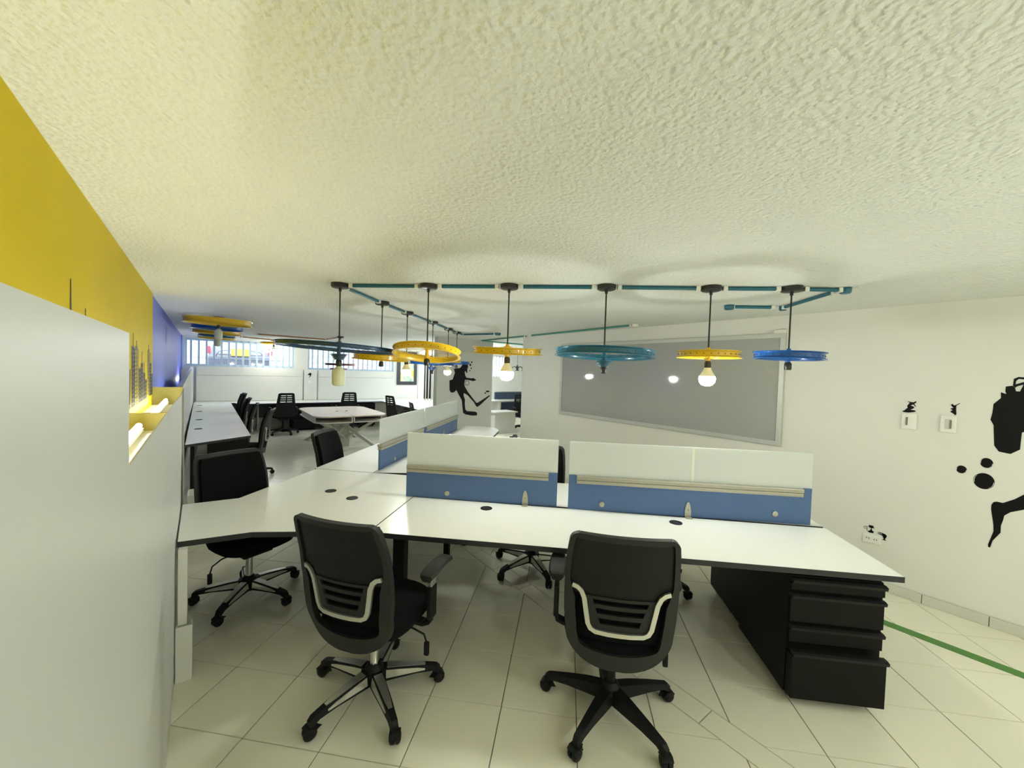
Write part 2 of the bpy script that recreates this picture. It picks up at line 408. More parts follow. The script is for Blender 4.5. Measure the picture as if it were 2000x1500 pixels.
# ------------------------------------------------------------------ windows
def window(n, a, b2, z0, z1, nb, barw, extra):
    bm = B(); f = .05
    for q in ((a, b2, z0, z0+f), (a, b2, z1-f, z1), (a, a+f, z0+f, z1-f), (b2-f, b2, z0+f, z1-f)): box(bm, q[0], q[1], U1+.05, U1+.11, q[2], q[3])
    w = struct('window_%d' % n, bm, 'barblue' if n < 3 else 'frame')
    bm = B(); box(bm, a+f, b2-f, U1+.075, U1+.081, z0+f, z1-f); obj('pane', bm, 'pane' if n != 3 else 'edge', w)  # third window gets an opaque black pane standing in for the dark outside
    for k in range(nb):
        x = a+f+(b2-a-2*f)*(k+.5)/nb
        bm = B(); box(bm, x-barw/2, x+barw/2, U1+.012, U1+.036, z0+.01, z1-.01); obj('bar', bm, 'barblue' if n < 3 else ('barwhite' if n == 4 else 'greylam'), w)
    for z in extra:
        bm = B(); box(bm, a+f, b2-f, U1+.12, U1+.135, z, z+.014); obj('cross_bar', bm, 'barwhite', w)
    return w
window(1, *WIN[0], 15, .042, (1.83,))
window(2, *WIN[1], 17, .040, (1.80, 1.98))
window(3, *WIN[2], 3, .032, ())
window(4, *WIN[3], 6, .030, (1.9,))
# white casing of the narrow barred opening
bm = B()
for q in ((5.50, 5.70, .50, 2.32), (6.12, 6.30, .50, 2.32), (5.70, 6.12, 2.25, 2.32), (5.70, 6.12, .50, .66)): box(bm, q[0], q[1], U1-.03, U1-.001, q[2], q[3])
struct('trim_6', bm, 'frame')

# ------------------------------------------------------------------ street outside
bm = B(); box(bm, -7, 16, U1+.3, 22, .9, 1.0); struct('ground_outside', bm, 'road')
t = thing('neighbour_building', 'pale building with pink brick bands across the street outside', 'building', W(20.5, 3, 1.0), R45)
bbox('wall', -9, 12, 0, .4, 0, 6, 'outwall', t)
for x in (-4.4, -1.0, 1.6, 4.2, 6.6):
    f = bbox('window', x-.45, x+.45, -.05, .02, .9, 2.2, 'frame', t)
    bbox('pane', -.38+x, x+.38, -.06, -.045, .97, 2.13, 'carglass', f)
for x in (-5.2, -2.2, 2.8, 5.4): bbox('brick_pier', x-.3, x+.3, -.12, 0, 0, 5, 'brick', t)
# parked car, seen from behind through the first window
t = thing('parked_car', 'silver hatchback parked outside the left window, rear with yellow plate', 'car', W(15.0, .66, 1.0), R45)
bm = B()
sec = [(-.80, .18), (-.84, .45), (-.82, .90), (-.76, 1.1), (-.62, 1.44), (-.52, 1.52), (.52, 1.52), (.62, 1.44), (.76, 1.1), (.82, .90), (.84, .45), (.80, .18)]
ys = [(0, .98), (.06, 1.0), (.5, 1.0), (3.2, .97), (3.9, .9)]
rg = []
for y, k in ys: rg.append([bm.verts.new((p[0]*k, y+(max(0, p[1]-.85)*.28 if y < .1 else 0), p[1]*(1 if y < 3 else .72))) for p in sec])
for a, b2 in zip(rg, rg[1:]):
    for k in range(12): bm.faces.new((a[k], a[(k+1) % 12], b2[(k+1) % 12], b2[k]))
bm.faces.new(rg[0][::-1]); bm.faces.new(rg[-1]); obj('body', bm, 'car', t, 40)
bbox('rear_bumper', -.80, .80, -.09, .03, .40, .90, 'cardark', t, .03)
bm = B(); rw = [(-.56, 1.0), (-.46, 1.32), (.46, 1.32), (.56, 1.0)]
v0 = [bm.verts.new((x, -.012+(z-.85)*.28, z)) for x, z in rw]; v1 = [bm.verts.new((x, .006+(z-.85)*.28, z)) for x, z in rw]
bm.faces.new(v0); bm.faces.new(v1[::-1])
for k in range(4): bm.faces.new((v0[k], v0[(k+1) % 4], v1[(k+1) % 4], v1[k]))
obj('rear_window', bm, 'carglass', t)
bm = B(); tube(bm, [(-.62, -.015, .78), (-.60, -.018, .98), (-.52, -.01, 1.08), (-.2, 0, 1.14), (.2, 0, 1.14), (.52, -.01, 1.08), (.60, -.018, .98), (.62, -.015, .78)], .012, 6); obj('hatch_seam', bm, 'cardark', t, 60)
pl = bbox('licence_plate', -.24, .24, -.045, -.012, .95, 1.17, 'plateyellow', t, .004)
# dark letters and digits of the plate, drawn as strokes
def strokes(ch):
    return {'J': [((.7,1),(.7,.15)),((.7,.15),(.35,0)),((.35,0),(.1,.2))], 'U': [((.1,1),(.1,.1)),((.1,.1),(.8,.1)),((.8,.1),(.8,1))], 'R': [((.1,0),(.1,1)),((.1,1),(.8,.95)),((.8,.95),(.8,.55)),((.8,.55),(.1,.5)),((.4,.5),(.85,0))],
            '6': [((.8,.95),(.15,.7)),((.15,.7),(.1,.1)),((.1,.1),(.8,.05)),((.8,.05),(.8,.5)),((.8,.5),(.15,.5))], '7': [((.1,1),(.85,1)),((.85,1),(.35,0))], '5': [((.8,1),(.15,1)),((.15,1),(.12,.55)),((.12,.55),(.75,.5)),((.75,.5),(.75,.08)),((.75,.08),(.1,.05))]}[ch]
for k, ch in enumerate('JUR675'):
    bm = B(); x0 = -.205+k*.066+(.025 if k > 2 else 0)
    for a, b2 in strokes(ch): tube(bm, [(x0+a[0]*.048, -.046, .995+a[1]*.12), (x0+b2[0]*.048, -.046, .995+b2[1]*.12)], .006, 4, flat=(.011, .004))
    obj('plate_character', bm, 'cardark', pl)
for s_ in (-1, 1): bbox('tail_light', s_*.80-.06, s_*.80+.06, -.02, .1, 1.0, 1.22, 'red', t, .02)
for s_ in (-1, 1):
    for y in (.55, 3.1):
        bm = B(); lathe(bm, [(0, -.09), (.22, -.09), (.29, -.07), (.29, .07), (.22, .09), (0, .09)], 20, (s_*.74, y, .29), 'X'); obj('wheel', bm, 'cardark', t, 40)

# ------------------------------------------------------------------ wall board and stickers
t = thing('wall_board', 'large grey glass board in a white frame on right wall', 'board', W(3.07, VR, 1.63), R45)
f = .045; hu = 1.565; hz = .555
bbox('panel', -.022, -.004, -hu+f, hu-f, -hz+f, hz-f, 'board', t)
bm = B()
for q in ((-hu, hu, -hz, -hz+f), (-hu, hu, hz-f, hz), (-hu, -hu+f, -hz+f, hz-f), (hu-f, hu, -hz+f, hz-f)): box(bm, -.036, -.002, q[0], q[1], q[2], q[3], .003)
obj('frame', bm, 'boardframe', t)
bbox('mounting_clip', -.05, -.002, -hu+.0, -hu+.10, hz, hz+.035, 'clip', t, .006)
def decal(name, polys, plane, label, cat, m='vinyl', group=None, th=.002):
    """flat vinyl pieces on a wall; plane = ('v', VR) with (u,z) points or ('u', 7.0) with (v,z) points"""
    cx = sum(p[0] for p in polys[0])/len(polys[0]); cz = min(p[1] for pl_ in polys for p in pl_)
    bm = B()
    for pl_ in polys:
        if plane[0] == 'v': f = lambda p, k: (-k, p[0]-cx, p[1]-cz)
        else: f = lambda p, k: (p[0]-cx, -k, p[1]-cz)
        a = [bm.verts.new(f(p, .0004)) for p in pl_]; b2 = [bm.verts.new(f(p, th)) for p in pl_]
        n = len(a)
        for tri in tessellate_polygon([[Vector((p[0], p[1], 0)) for p in pl_]]):
            bm.faces.new([a[i] for i in tri]); bm.faces.new([b2[i] for i in tri[::-1]])
        for k in range(n): bm.faces.new((a[k], a[(k+1) % n], b2[(k+1) % n], b2[k]))
    loc = W(cx, plane[1], cz) if plane[0] == 'v' else W(plane[1], cx, cz)
    o = obj(name, bm, m, loc=loc, rz=R45); tag(o, label, cat, group); return o
def ell(c, a, b2, n=24): return [(c[0]+a*cos(2*pi*k/n), c[1]+b2*sin(2*pi*k/n)) for k in range(n)]
DF = [(4.004, 1.842), (4.06, 1.877), (4.113, 1.864), (4.136, 1.801), (4.117, 1.747), (4.124, 1.686), (4.102, 1.67), (4.074, 1.715), (4.058, 1.692), (4.077, 1.616), (4.105, 1.578), (4.23, 1.565), (4.256, 1.576), (4.333, 1.543), (4.326, 1.525), (4.267, 1.509), (4.133, 1.533), (4.071, 1.532), (4.056, 1.463), (4.067, 1.403), (4.141, 1.296), (4.252, 1.171), (4.355, 1.061), (4.401, 1.068), (4.676, 1.217), (4.692, 1.201), (4.44, 1.004), (4.385, 0.974), (4.352, 0.991), (4.291, 1.078), (4.143, 1.219), (4.054, 1.265), (4.047, 1.22), (4.084, 1.128), (4.082, 1.036), (4.1, 0.928), (4.136, 0.896), (4.334, 0.877), (4.386, 0.849), (4.377, 0.797), (4.264, 0.796), (4.103, 0.828), (4.049, 0.861), (4.039, 0.915), (4.017, 1.068), (4.006, 1.129), (3.952, 1.206), (3.88, 1.327), (3.847, 1.297), (3.814, 1.274), (3.755, 1.279), (3.725, 1.327), (3.719, 1.52), (3.789, 1.536), (3.835, 1.671), (3.816, 1.73), (3.799, 1.745), (3.858, 1.754), (3.951, 1.772), (3.984, 1.811)]
ring = [(4.12+.055*cos(a), 1.47+.05*sin(a)) for a in [k*pi/9 for k in range(-13, 6)]]; ring += [(4.12+.045*cos(a), 1.47+.04*sin(a)) for a in [k*pi/9 for k in range(5, -14, -1)]]
decal('diver_sticker', [DF, ring], ('u', 7.0), 'black sticker of a swimming scuba diver on the stub wall', 'sticker')
for k, (c, r, nm) in enumerate((((4.219, 1.896), .016, 'topmost bubble sticker beside the small diver mask'), ((4.185, 1.841), .022, 'biggest bubble sticker beside the small diver mask'), ((4.21, 1.772), .014, 'third bubble sticker down beside the small diver mask'), ((4.18, 1.722), .012, 'lowest bubble sticker beside the small diver mask'))):
    decal('bubble_sticker', [ell(c, r, r*1.1, 14)], ('u', 7.0), nm, 'sticker', group='bubbles of the small diver')
decal('fish_sticker', [ell((4.626, 1.297), .05, .018, 12), ell((4.57, 1.262), .022, .014, 10)], ('u', 7.0), 'tiny fish sticker above the fin of the small diver', 'sticker')
D2 = [(0.116, 1.736), (0.145, 1.729), (0.146, 1.696), (0.14, 1.675), (0.165, 1.687), (0.163, 1.646), (0.195, 1.6), (0.197, 1.536), (0.204, 1.486), (0.188, 1.449), (0.179, 1.303), (0.156, 1.263), (0.104, 1.256), (0.064, 1.294), (0.061, 1.413), (0.052, 1.419), (-0.01, 1.409), (-.12, 1.30), (-.18, 1.12), (-.15, .96), (-.032, .912), (0.029, 0.883), (0.086, 0.848), (0.112, 0.816), (0.116, 0.78), (0.124, 0.739), (0.123, 0.69), (0.156, 0.62), (0.166, 0.566), (0.175, 0.568), (0.176, 0.587), (0.155, 0.689), (0.158, 0.738), (0.173, 0.841), (0.173, 0.876), (0.164, 0.898), (0.149, 0.905), (0.122, 0.903), (0.073, 0.943), (0.034, 0.987), (-0.026, 1.041)]
# body and leg are cut by the edge of the picture; they meet beyond it in the diver's hip
BODY = D2[:17]+[(-.30, 1.36), (-.42, 1.60), (-.30, 1.78), (-.10, 1.80), (0.005, 1.759), (0.066, 1.757), (0.073, 1.728), (0.082, 1.697), (0.099, 1.698), (0.104, 1.722)]
HIP = [(-.01, 1.409), (-.30, 1.36), (-.36, 1.15), (-.28, .95), (-.032, .912), (-.026, 1.041), (-.10, 1.12), (-.12, 1.28)]
LEG = D2[20:]
LOOP = [(0.114, 1.736), (0.112, 1.784), (0.092, 1.798), (0.051, 1.795), (0.005, 1.759), (0.004, 1.744), (0.051, 1.779), (0.09, 1.784), (0.101, 1.77), (0.103, 1.746), (0.067, 1.764), (0.066, 1.747), (0.095, 1.732), (0.104, 1.722)]
decal('diver_sticker', [BODY, HIP, LEG, LOOP], ('v', VR), 'large black scuba diver sticker cut by the right edge of picture', 'sticker')
for c, a, b2, nm in (((.326, 1.099), .027, .029, 'smallest round bubble sticker below the white switches'), ((.208, 1.171), .031, .036, 'upper round bubble sticker under the big diver body'), ((.215, 1.037), .050, .058, 'largest round bubble sticker above the big diver leg')):
    o = decal('bubble_sticker', [ell(c, a, b2, 28)], ('v', VR), nm, 'sticker', group='bubbles of the big diver')
    bm = B()
    for k0, k1, rr in ((-1, 4, .93), (12, 17, .93)):
        tube(bm, [(-.0026, a*rr*cos(2*pi*k/24), b2+b2*rr*sin(2*pi*k/24)) for k in range(k0, k1)], 0, flat=(.003, .0012))
    h = obj('highlight', bm, 'plate', o); h['label'] = 'white crescent highlight'; h.location = (0, 0, 0)
SURF = [(0.639, 1.587), (0.612, 1.581), (0.601, 1.581), (0.591, 1.589), (0.584, 1.588), (0.588, 1.577), (0.597, 1.569), (0.586, 1.547), (0.589, 1.545), (0.602, 1.562), (0.613, 1.557), (0.615, 1.552), (0.6, 1.547), (0.595, 1.538), (0.599, 1.532), (0.616, 1.519), (0.594, 1.517), (0.584, 1.51), (0.594, 1.503), (0.626, 1.495), (0.651, 1.496), (0.665, 1.502), (0.651, 1.513), (0.634, 1.533), (0.637, 1.55), (0.623, 1.574)]
SKATE = [(0.408, 1.583), (0.399, 1.575), (0.396, 1.582), (0.391, 1.586), (0.386, 1.576), (0.379, 1.575), (0.356, 1.594), (0.353, 1.592), (0.372, 1.573), (0.372, 1.544), (0.369, 1.51), (0.374, 1.5), (0.39, 1.516), (0.399, 1.521), (0.4, 1.53), (0.393, 1.532), (0.392, 1.542), (0.4, 1.544), (0.4, 1.55), (0.386, 1.556), (0.394, 1.565), (0.397, 1.571)]
PHONE = [(0.826, 0.513), (0.797, 0.515), (0.794, 0.502), (0.785, 0.499), (0.794, 0.495), (0.805, 0.493), (0.806, 0.484), (0.801, 0.471), (0.791, 0.466), (0.792, 0.46), (0.797, 0.451), (0.823, 0.451), (0.829, 0.455), (0.825, 0.465), (0.816, 0.468), (0.812, 0.482), (0.81, 0.491), (0.824, 0.494)]
CORD = [(0.824, 0.5), (0.836, 0.494), (0.847, 0.497), (0.859, 0.489), (0.855, 0.478), (0.846, 0.475), (0.84, 0.485), (0.835, 0.484), (0.835, 0.466), (0.829, 0.455)]
HAND = [(0.763, 0.474), (0.739, 0.474), (0.718, 0.469), (0.709, 0.457), (0.714, 0.441), (0.721, 0.425), (0.713, 0.421), (0.714, 0.416), (0.728, 0.417), (0.74, 0.416), (0.731, 0.422), (0.728, 0.428), (0.737, 0.451), (0.770, 0.461), (0.765, 0.464), (0.74, 0.462), (0.74, 0.467), (0.766, 0.469)]
decal('surfer_sticker', [SURF], ('v', VR), 'small black surfer sticker above the left switch', 'sticker')
decal('skater_sticker', [SKATE], ('v', VR), 'small black jumping skater sticker above the right switch', 'sticker')
o = decal('telephone_sticker', [PHONE], ('v', VR), 'small black antique telephone sticker above the wall outlet', 'sticker')
bm = B(); tube(bm, [(-.0014, p[0]-sum(q[0] for q in PHONE)/len(PHONE), p[1]-.451) for p in CORD], 0, flat=(.003, .002)); obj('phone_cord', bm, 'vinyl', o)
decal('horn_sticker', [HAND], ('v', VR), 'small black horn shaped sticker right of the wall outlet', 'sticker')
def switch(u0, u1, z0, z1, label, side):
    c = (u0+u1)/2; w = (u1-u0)/2; h = z1-z0
    t = thing('light_switch', label, 'switch', W(c, VR, z0), R45)
    bbox('plate', -.028, -.0005, -w, w, 0, h, 'plate', t, .007)
    bbox('rocker', -.034, -.026, -w*.38, w*.38, h*.22, h*.80, 'plate' if side > 0 else 'plate2', t, .002)
    s_ = w*.28*side
    bbox('indicator_slot', -.0355, -.032, s_-.006, s_+.006, h*.26, h*.76, 'slot', t)
switch(.574, .661, 1.362, 1.490, 'white wall switch under the surfer sticker', 1)
switch(.363, .447, 1.365, 1.494, 'white wall switch under the skater sticker', -1)
t = thing('wall_outlet', 'white wall outlet plate under the telephone sticker', 'outlet', W(.801, VR, .366), R45)
bbox('plate', -.012, -.0005, -.058, .058, 0, .072, 'plate', t, .004)
for y in (-.025, .025): bbox('socket_face', -.014, -.011, y-.02, y+.02, .016, .056, 'plate', t, .004)
for y in (-.033, -.017, .017, .033): bbox('pin_slot', -.0148, -.0135, y-.003, y+.003, .033, .046, 'slot', t)
# skyline and masts on the yellow wall
def wl(u, z=0): return W(u, lw(u), z)
def wall_flat(name, fn, label, u, z, m='greyvinyl'):
    bm = B(); fn(bm); o = obj(name, bm, m, loc=wl(u, z), rz=R45+LA); return tag(o, label, 'sticker')
def skyline(bm):
    for u, w, zt, k in ((3.50, .16, 1.66, 0), (3.72, .12, 1.815, 1), (3.90, .17, 1.80, 2), (4.10, .10, 1.66, 0), (4.24, .12, 1.70, 3), (4.40, .10, 1.62, 1), (4.52, .12, 1.56, 0), (4.74, .15, 1.80, 2), (4.92, .12, 1.70, 1), (3.36, .2, 1.56, 0), (5.03, .1, 1.60, 0)):
        u -= 4.2; z0 = 0; h = zt-1.40; n = max(3, int(h/.028)); c = 3 if k != 2 else 2
        for i in range(c+1):
            x = u-w/2+w*i/c; box(bm, .0005, .002, x-.010, x+.010, z0, h)
        for j in range(n+1): z = h*j/n; box(bm, .0006, .0021, u-w/2, u+w/2, max(0, z-.009), z)
        if k in (1, 3): box(bm, .0005, .002, u-.05*w, u+.05*w, h, h+.09)
        if k == 2: box(bm, .0005, .002, u-.3*w, u+.3*w, h, h+.02); box(bm, .0005, .002, u-.06*w, u+.06*w, h, h+.06)
wall_flat('skyline_sticker', skyline, 'dark city skyline sticker low on the yellow wall', 4.2, 1.40)
def mast(h, w):
    def f(bm):
        pts = [(-w, 0), (-w*.35, h*.12), (-w*.22, h*.4), (-.002, h), (.002, h), (w*.22, h*.4), (w*.35, h*.12), (w, 0)]
        a = [bm.verts.new((.0005, p[0], p[1])) for p in pts]; b2 = [bm.verts.new((.002, p[0], p[1])) for p in pts]
        bm.faces.new(a); bm.faces.new(b2[::-1])
        for k in range(8): bm.faces.new((a[k], a[(k+1) % 8], b2[(k+1) % 8], b2[k]))
    return f
wall_flat('tower_sticker', mast(.26, .045), 'tall tapering tower sticker on the yellow wall above the panel', 2.072, 1.74)
wall_flat('mast_sticker', mast(.24, .016), 'short thin mast sticker on the yellow wall above the panel', 2.30, 1.68)
# green tape on the floor
bm = B(); box(bm, -.042, .042, -2.6, 1.6, .0003, .0012); o = obj('floor_tape', bm, 'tape', loc=W(.3, 3.885), rz=R45+.02); tag(o, 'green tape line stuck on the floor tiles along right wall', 'tape')

# ------------------------------------------------------------------ desks
def slab_part(pts, parent, name='desktop', th=.032, z=DESK):
    """white laminate top with a black edge band"""
    bm = B(); prism(bm, pts, z-th, z-.0016); o = obj('edge_band', bm, 'edge', parent); 
    cx = sum(p[0] for p in pts)/len(pts); cy = sum(p[1] for p in pts)/len(pts)
    def inset(p):
        d = Vector((cx-p[0], cy-p[1])); d.normalize(); return (p[0]+d.x*.003, p[1]+d.y*.003)
    bm = B(); prism(bm, [inset(p) for p in pts], z-.004, z); return obj(name, bm, 'lam', parent)
def grommet(x, y, parent, z=DESK, rx=.042):
    bm = B(); lathe(bm, [(rx, 0), (rx, .003), (rx*.86, .0045), (rx*.80, .001), (rx*.80, 0)], 24, (x, y, z), closed=True); g = obj('grommet', bm, 'blackp', parent, 50)
    bm = B(); lathe(bm, [(0, 0), (rx*.8, 0), (rx*.8, .001), (0, .001)], 20, (x, y, z)); obj('grommet_hole', bm, 'edge', g)
def post(x, y, parent, w=.05, m='blackm', z1=DESK-.032):
    bm = B(); box(bm, x-w/2, x+w/2, y-w/2, y+w/2, .012, z1, .004); o = obj('leg', bm, m, parent)
    bm = B(); lathe(bm, [(0, 0), (.022, 0), (.022, .012), (0, .012)], 12, (x, y, 0)); obj('foot', bm, 'blackp', o)
# corner desk
t = thing('corner_desk', 'white corner desk with two cable holes joining the white partition', 'desk')
CP = [(-1.149, 2.215), (-1.149, 3.465), (-2.345, 3.465), (-2.345, 2.56), (-2.590, 2.354), (-2.073, 1.857), (-1.795, 2.055)]
slab_part(CP, t); grommet(-1.818, 2.868, t); grommet(-1.567, 2.747, t)
# pale leg and cable duct at the partition end
bm = B(); box(bm, -.018, .022, -.04, .04, .30, DESK-.032, .003); o = obj('end_leg', bm, 'frame', t); o.location = (*W(2.76, -.128).xy, 0); o.rotation_euler = (0, 0, R45)
bm = B(); prism(bm, [(-.035, -.03), (.035, -.03), (.035, .03), (.026, .03), (.026, -.022), (-.026, -.022), (-.026, .03), (-.035, .03)], .04, .30); o = obj('cable_duct', bm, 'frame', t); o.location = (*W(2.73, -.118).xy, 0); o.rotation_euler = (0, 0, R45)
bm = B(); box(bm, -.036, .036, -.035, .035, .0, .040, .004); o = obj('duct_base', bm, 'frame', t); o.location = (*W(2.73, -.118).xy, 0); o.rotation_euler = (0, 0, R45)
# front desk in two halves
t = thing('front_desk', 'long white desk behind the two foreground chairs, front half of bench', 'desk', (0, 0, 0))
slab_part([(-1.145, 2.205), (1.735, 2.259), (1.745, 2.905), (-1.145, 2.885)], t)
grommet(-.547, 2.761, t); grommet(.752, 2.78, t)
bbox('modesty_beam', -1.0, 1.2, 2.84, 2.87, .62, .707, 'blackm', t)
post(-1.05, 2.45, t, .075)
t = thing('rear_desk', 'long white desk behind the frosted screens, rear half of bench', 'desk', (0, 0, 0))
slab_part([(-1.145, 2.915), (1.745, 2.935), (1.75, 3.57), (-1.145, 3.55)], t); grommet(-.5, 3.05, t); grommet(.8, 3.05, t)
bbox('modesty_beam', -1.0, 1.2, 2.95, 2.98, .62, .707, 'blackm', t); post(-1.05, 3.49, t); post(1.69, 3.49, t)
# second bench running away
t = thing('side_desk', 'white desk running away left of the second frosted screen', 'desk')
slab_part([(-2.37, 3.471), (-1.775, 3.471), (-1.795, 6.55), (-2.48, 6.55)], t); post(-2.25, 4.5, t); post(-2.4, 6.4, t); post(-1.9, 6.4, t)
t = thing('side_desk', 'white desk with a rounded far corner right of second frosted screen', 'desk')
slab_part([(-1.765, 3.471), (-1.149, 3.60), (-1.09, 5.84), (-1.11, 6.45), (-1.14, 6.60), (-1.20, 6.74), (-1.30, 6.84), (-1.42, 6.86), (-1.785, 6.86)], t); post(-1.2, 3.9, t); post(-1.25, 6.4, t)

# pedestals
def pedestal(name, label, loc, rz, w=.46, d=.56, pull=.0, hh=.685):
    t = thing(name, label, 'cabinet', loc, rz)
    bm = B(); box(bm, 0, w, .02, d, .05, hh, .003); obj('body', bm, 'blackm', t)
    rows = [(.615, .68, 0), (.445, .598, 0), (.335, .428, 0), (.055, .310, pull)]
    for z0, z1, p in rows:
        y = -p
        dr = bbox('drawer', .006, w-.006, y-.002, y+.02 if not p else .03, z0, z1-.028, 'blackm', t, .002)
        bm = B(); prism(bm, [(y-.018, z1-.022), (y-.022, z1-.006), (y-.008, z1), (y+.02, z1), (y+.02, z1-.018), (y-.004, z1-.022)], 0, w-.012)
        for v in bm.verts: v.co = Vector((.006+v.co.z, v.co.x, v.co.y))
        obj('drawer_grip', bm, 'blackp', dr)
    for x in (.05, w-.05):
        for y in (.06, d-.06):
            c = None
            bm = B(); lathe(bm, [(0, -.012), (.018, -.012), (.022, -.006), (.022, .006), (.018, .012), (0, .012)], 14, (x, y, .023), 'X'); box(bm, x-.012, x+.012, y-.012, y+.012, .03, .05); obj('caster', bm, 'blackp', t, 40)
    return t
pedestal('drawer_cabinet', 'black drawer cabinet under the right end of front desk, bottom drawer ajar', (1.205, 2.265, 0), 0.015, pull=.035)
pedestal('drawer_cabinet', 'black drawer cabinet under the rear desk, back to the front cabinet', (1.665, 3.41, 0), pi+.015)

# desk screens
def screen(name, label, p0, p1, posts, buttons, brackets, rail, flip=1):
    """blue base panel, two aluminium rails and a frosted glass top, along p0-p1"""
    d = Vector(p1)-Vector(p0); L = d.length; a = atan2(d.y, d.x)
    t = thing(name, label, 'screen', (p0[0], p0[1], DESK+.0006), a)
    bm = B(); r0, r1 = rail
    pts = [(0, 0), (L, 0), (L, .25), (r1, .25), (r1, .19), (r0, .19), (r0, .25), (0, .25)]
    if r0 <= 0: pts = [(0, 0), (L, 0), (L, .25), (r1, .25), (r1, .19), (0, .19)]
    if r1 >= L: pts = [(0, 0), (L, 0), (L, .19), (r0, .19), (r0, .25), (0, .25)]
    if r0 <= 0 and r1 >= L: pts = [(0, 0), (L, 0), (L, .19), (0, .19)]
    prism(bm, pts, -.009, .009)
    for v in bm.verts: v.co = Vector((v.co.x, -v.co.z, v.co.y))
    obj('base_panel', bm, 'screenblue', t)
    for z0, z1, y in ((.190, .2135, .019), (.2185, .246, .024)):
        bm = B(); box(bm, r0+.002, r1-.002, -y, y, z0, z1, .004); obj('rail', bm, 'alu', t)
    bm = B(); box(bm, r0+.002, r1-.002, -.015, .015, .2125, .2195); obj('rail_groove', bm, 'slot', t)
    g = bbox('glass', 0, L, -.004, .004, .2465, .492, 'frost', t)
    for x, z in buttons:
        for sd in (-1, 1):
            bm = B(); lathe(bm, [(0, 0), (.019, 0), (.019, .006), (.014, .009), (0, .009)], 20, (x, 0, z), 'Y')
            for v in bm.verts: v.co.y = sd*(v.co.y+.009)
            obj('button', bm, 'alu', t, 50)
    for x in brackets:
        bm = B(); pr = [(-.021, 0), (-.021, .045), (-.014, .085), (-.006, .105), (.006, .105), (.014, .085), (.021, .045), (.021, 0)]
        prism(bm, pr, .009, .016)
        for v in bm.verts: v.co = Vector((x+v.co.x, -v.co.z, v.co.y))
        box(bm, x-.021, x+.021, -.055, -.009, 0, .006, .002); b_ = obj('bracket', bm, 'alu', t)
        bm = B(); lathe(bm, [(0, -.0195), (.004, -.0195), (.004, -.016), (0, -.016)], 8, (x, 0, .05), 'Y'); obj('screw', bm, 'slot', b_)
    return t
screen('desk_screen', 'frosted glass desk screen on blue base, left of two on bench', (-1.205, 2.897), (-.052, 2.915), (), ((.325, .045),), (.92,), (0, 1.09))
A2 = screen('desk_screen', 'longest frosted glass desk screen on blue base, right end of bench', (.030, 2.90), (1.668, 2.95), (), ((.24, .048), (1.41, .062)), (.835,), (.056, 1.585))
screen('desk_screen', 'frosted glass desk screen near the corner desk, running away', (-1.765, 3.565), (-1.775, 4.76), (), ((.33, .04),), (), (0, 1.16))
screen('desk_screen', 'frosted glass desk screen farthest along the second bench', (-1.775, 4.79), (-1.79, 6.32), (), ((1.33, .09),), (.78,), (.05, 1.55))
# yellowed seams where the long glass is taped
bm = B(); box(bm, .850, .868, -.0052, .0052, .2468, .489); o = obj('tape_seam', bm, 'plate', A2); o.data.materials.clear(); o.data.materials.append(mat('yellowed_tape', (.82, .84, .72), .3)); o['label'] = 'yellowed strip of tape across the glass'

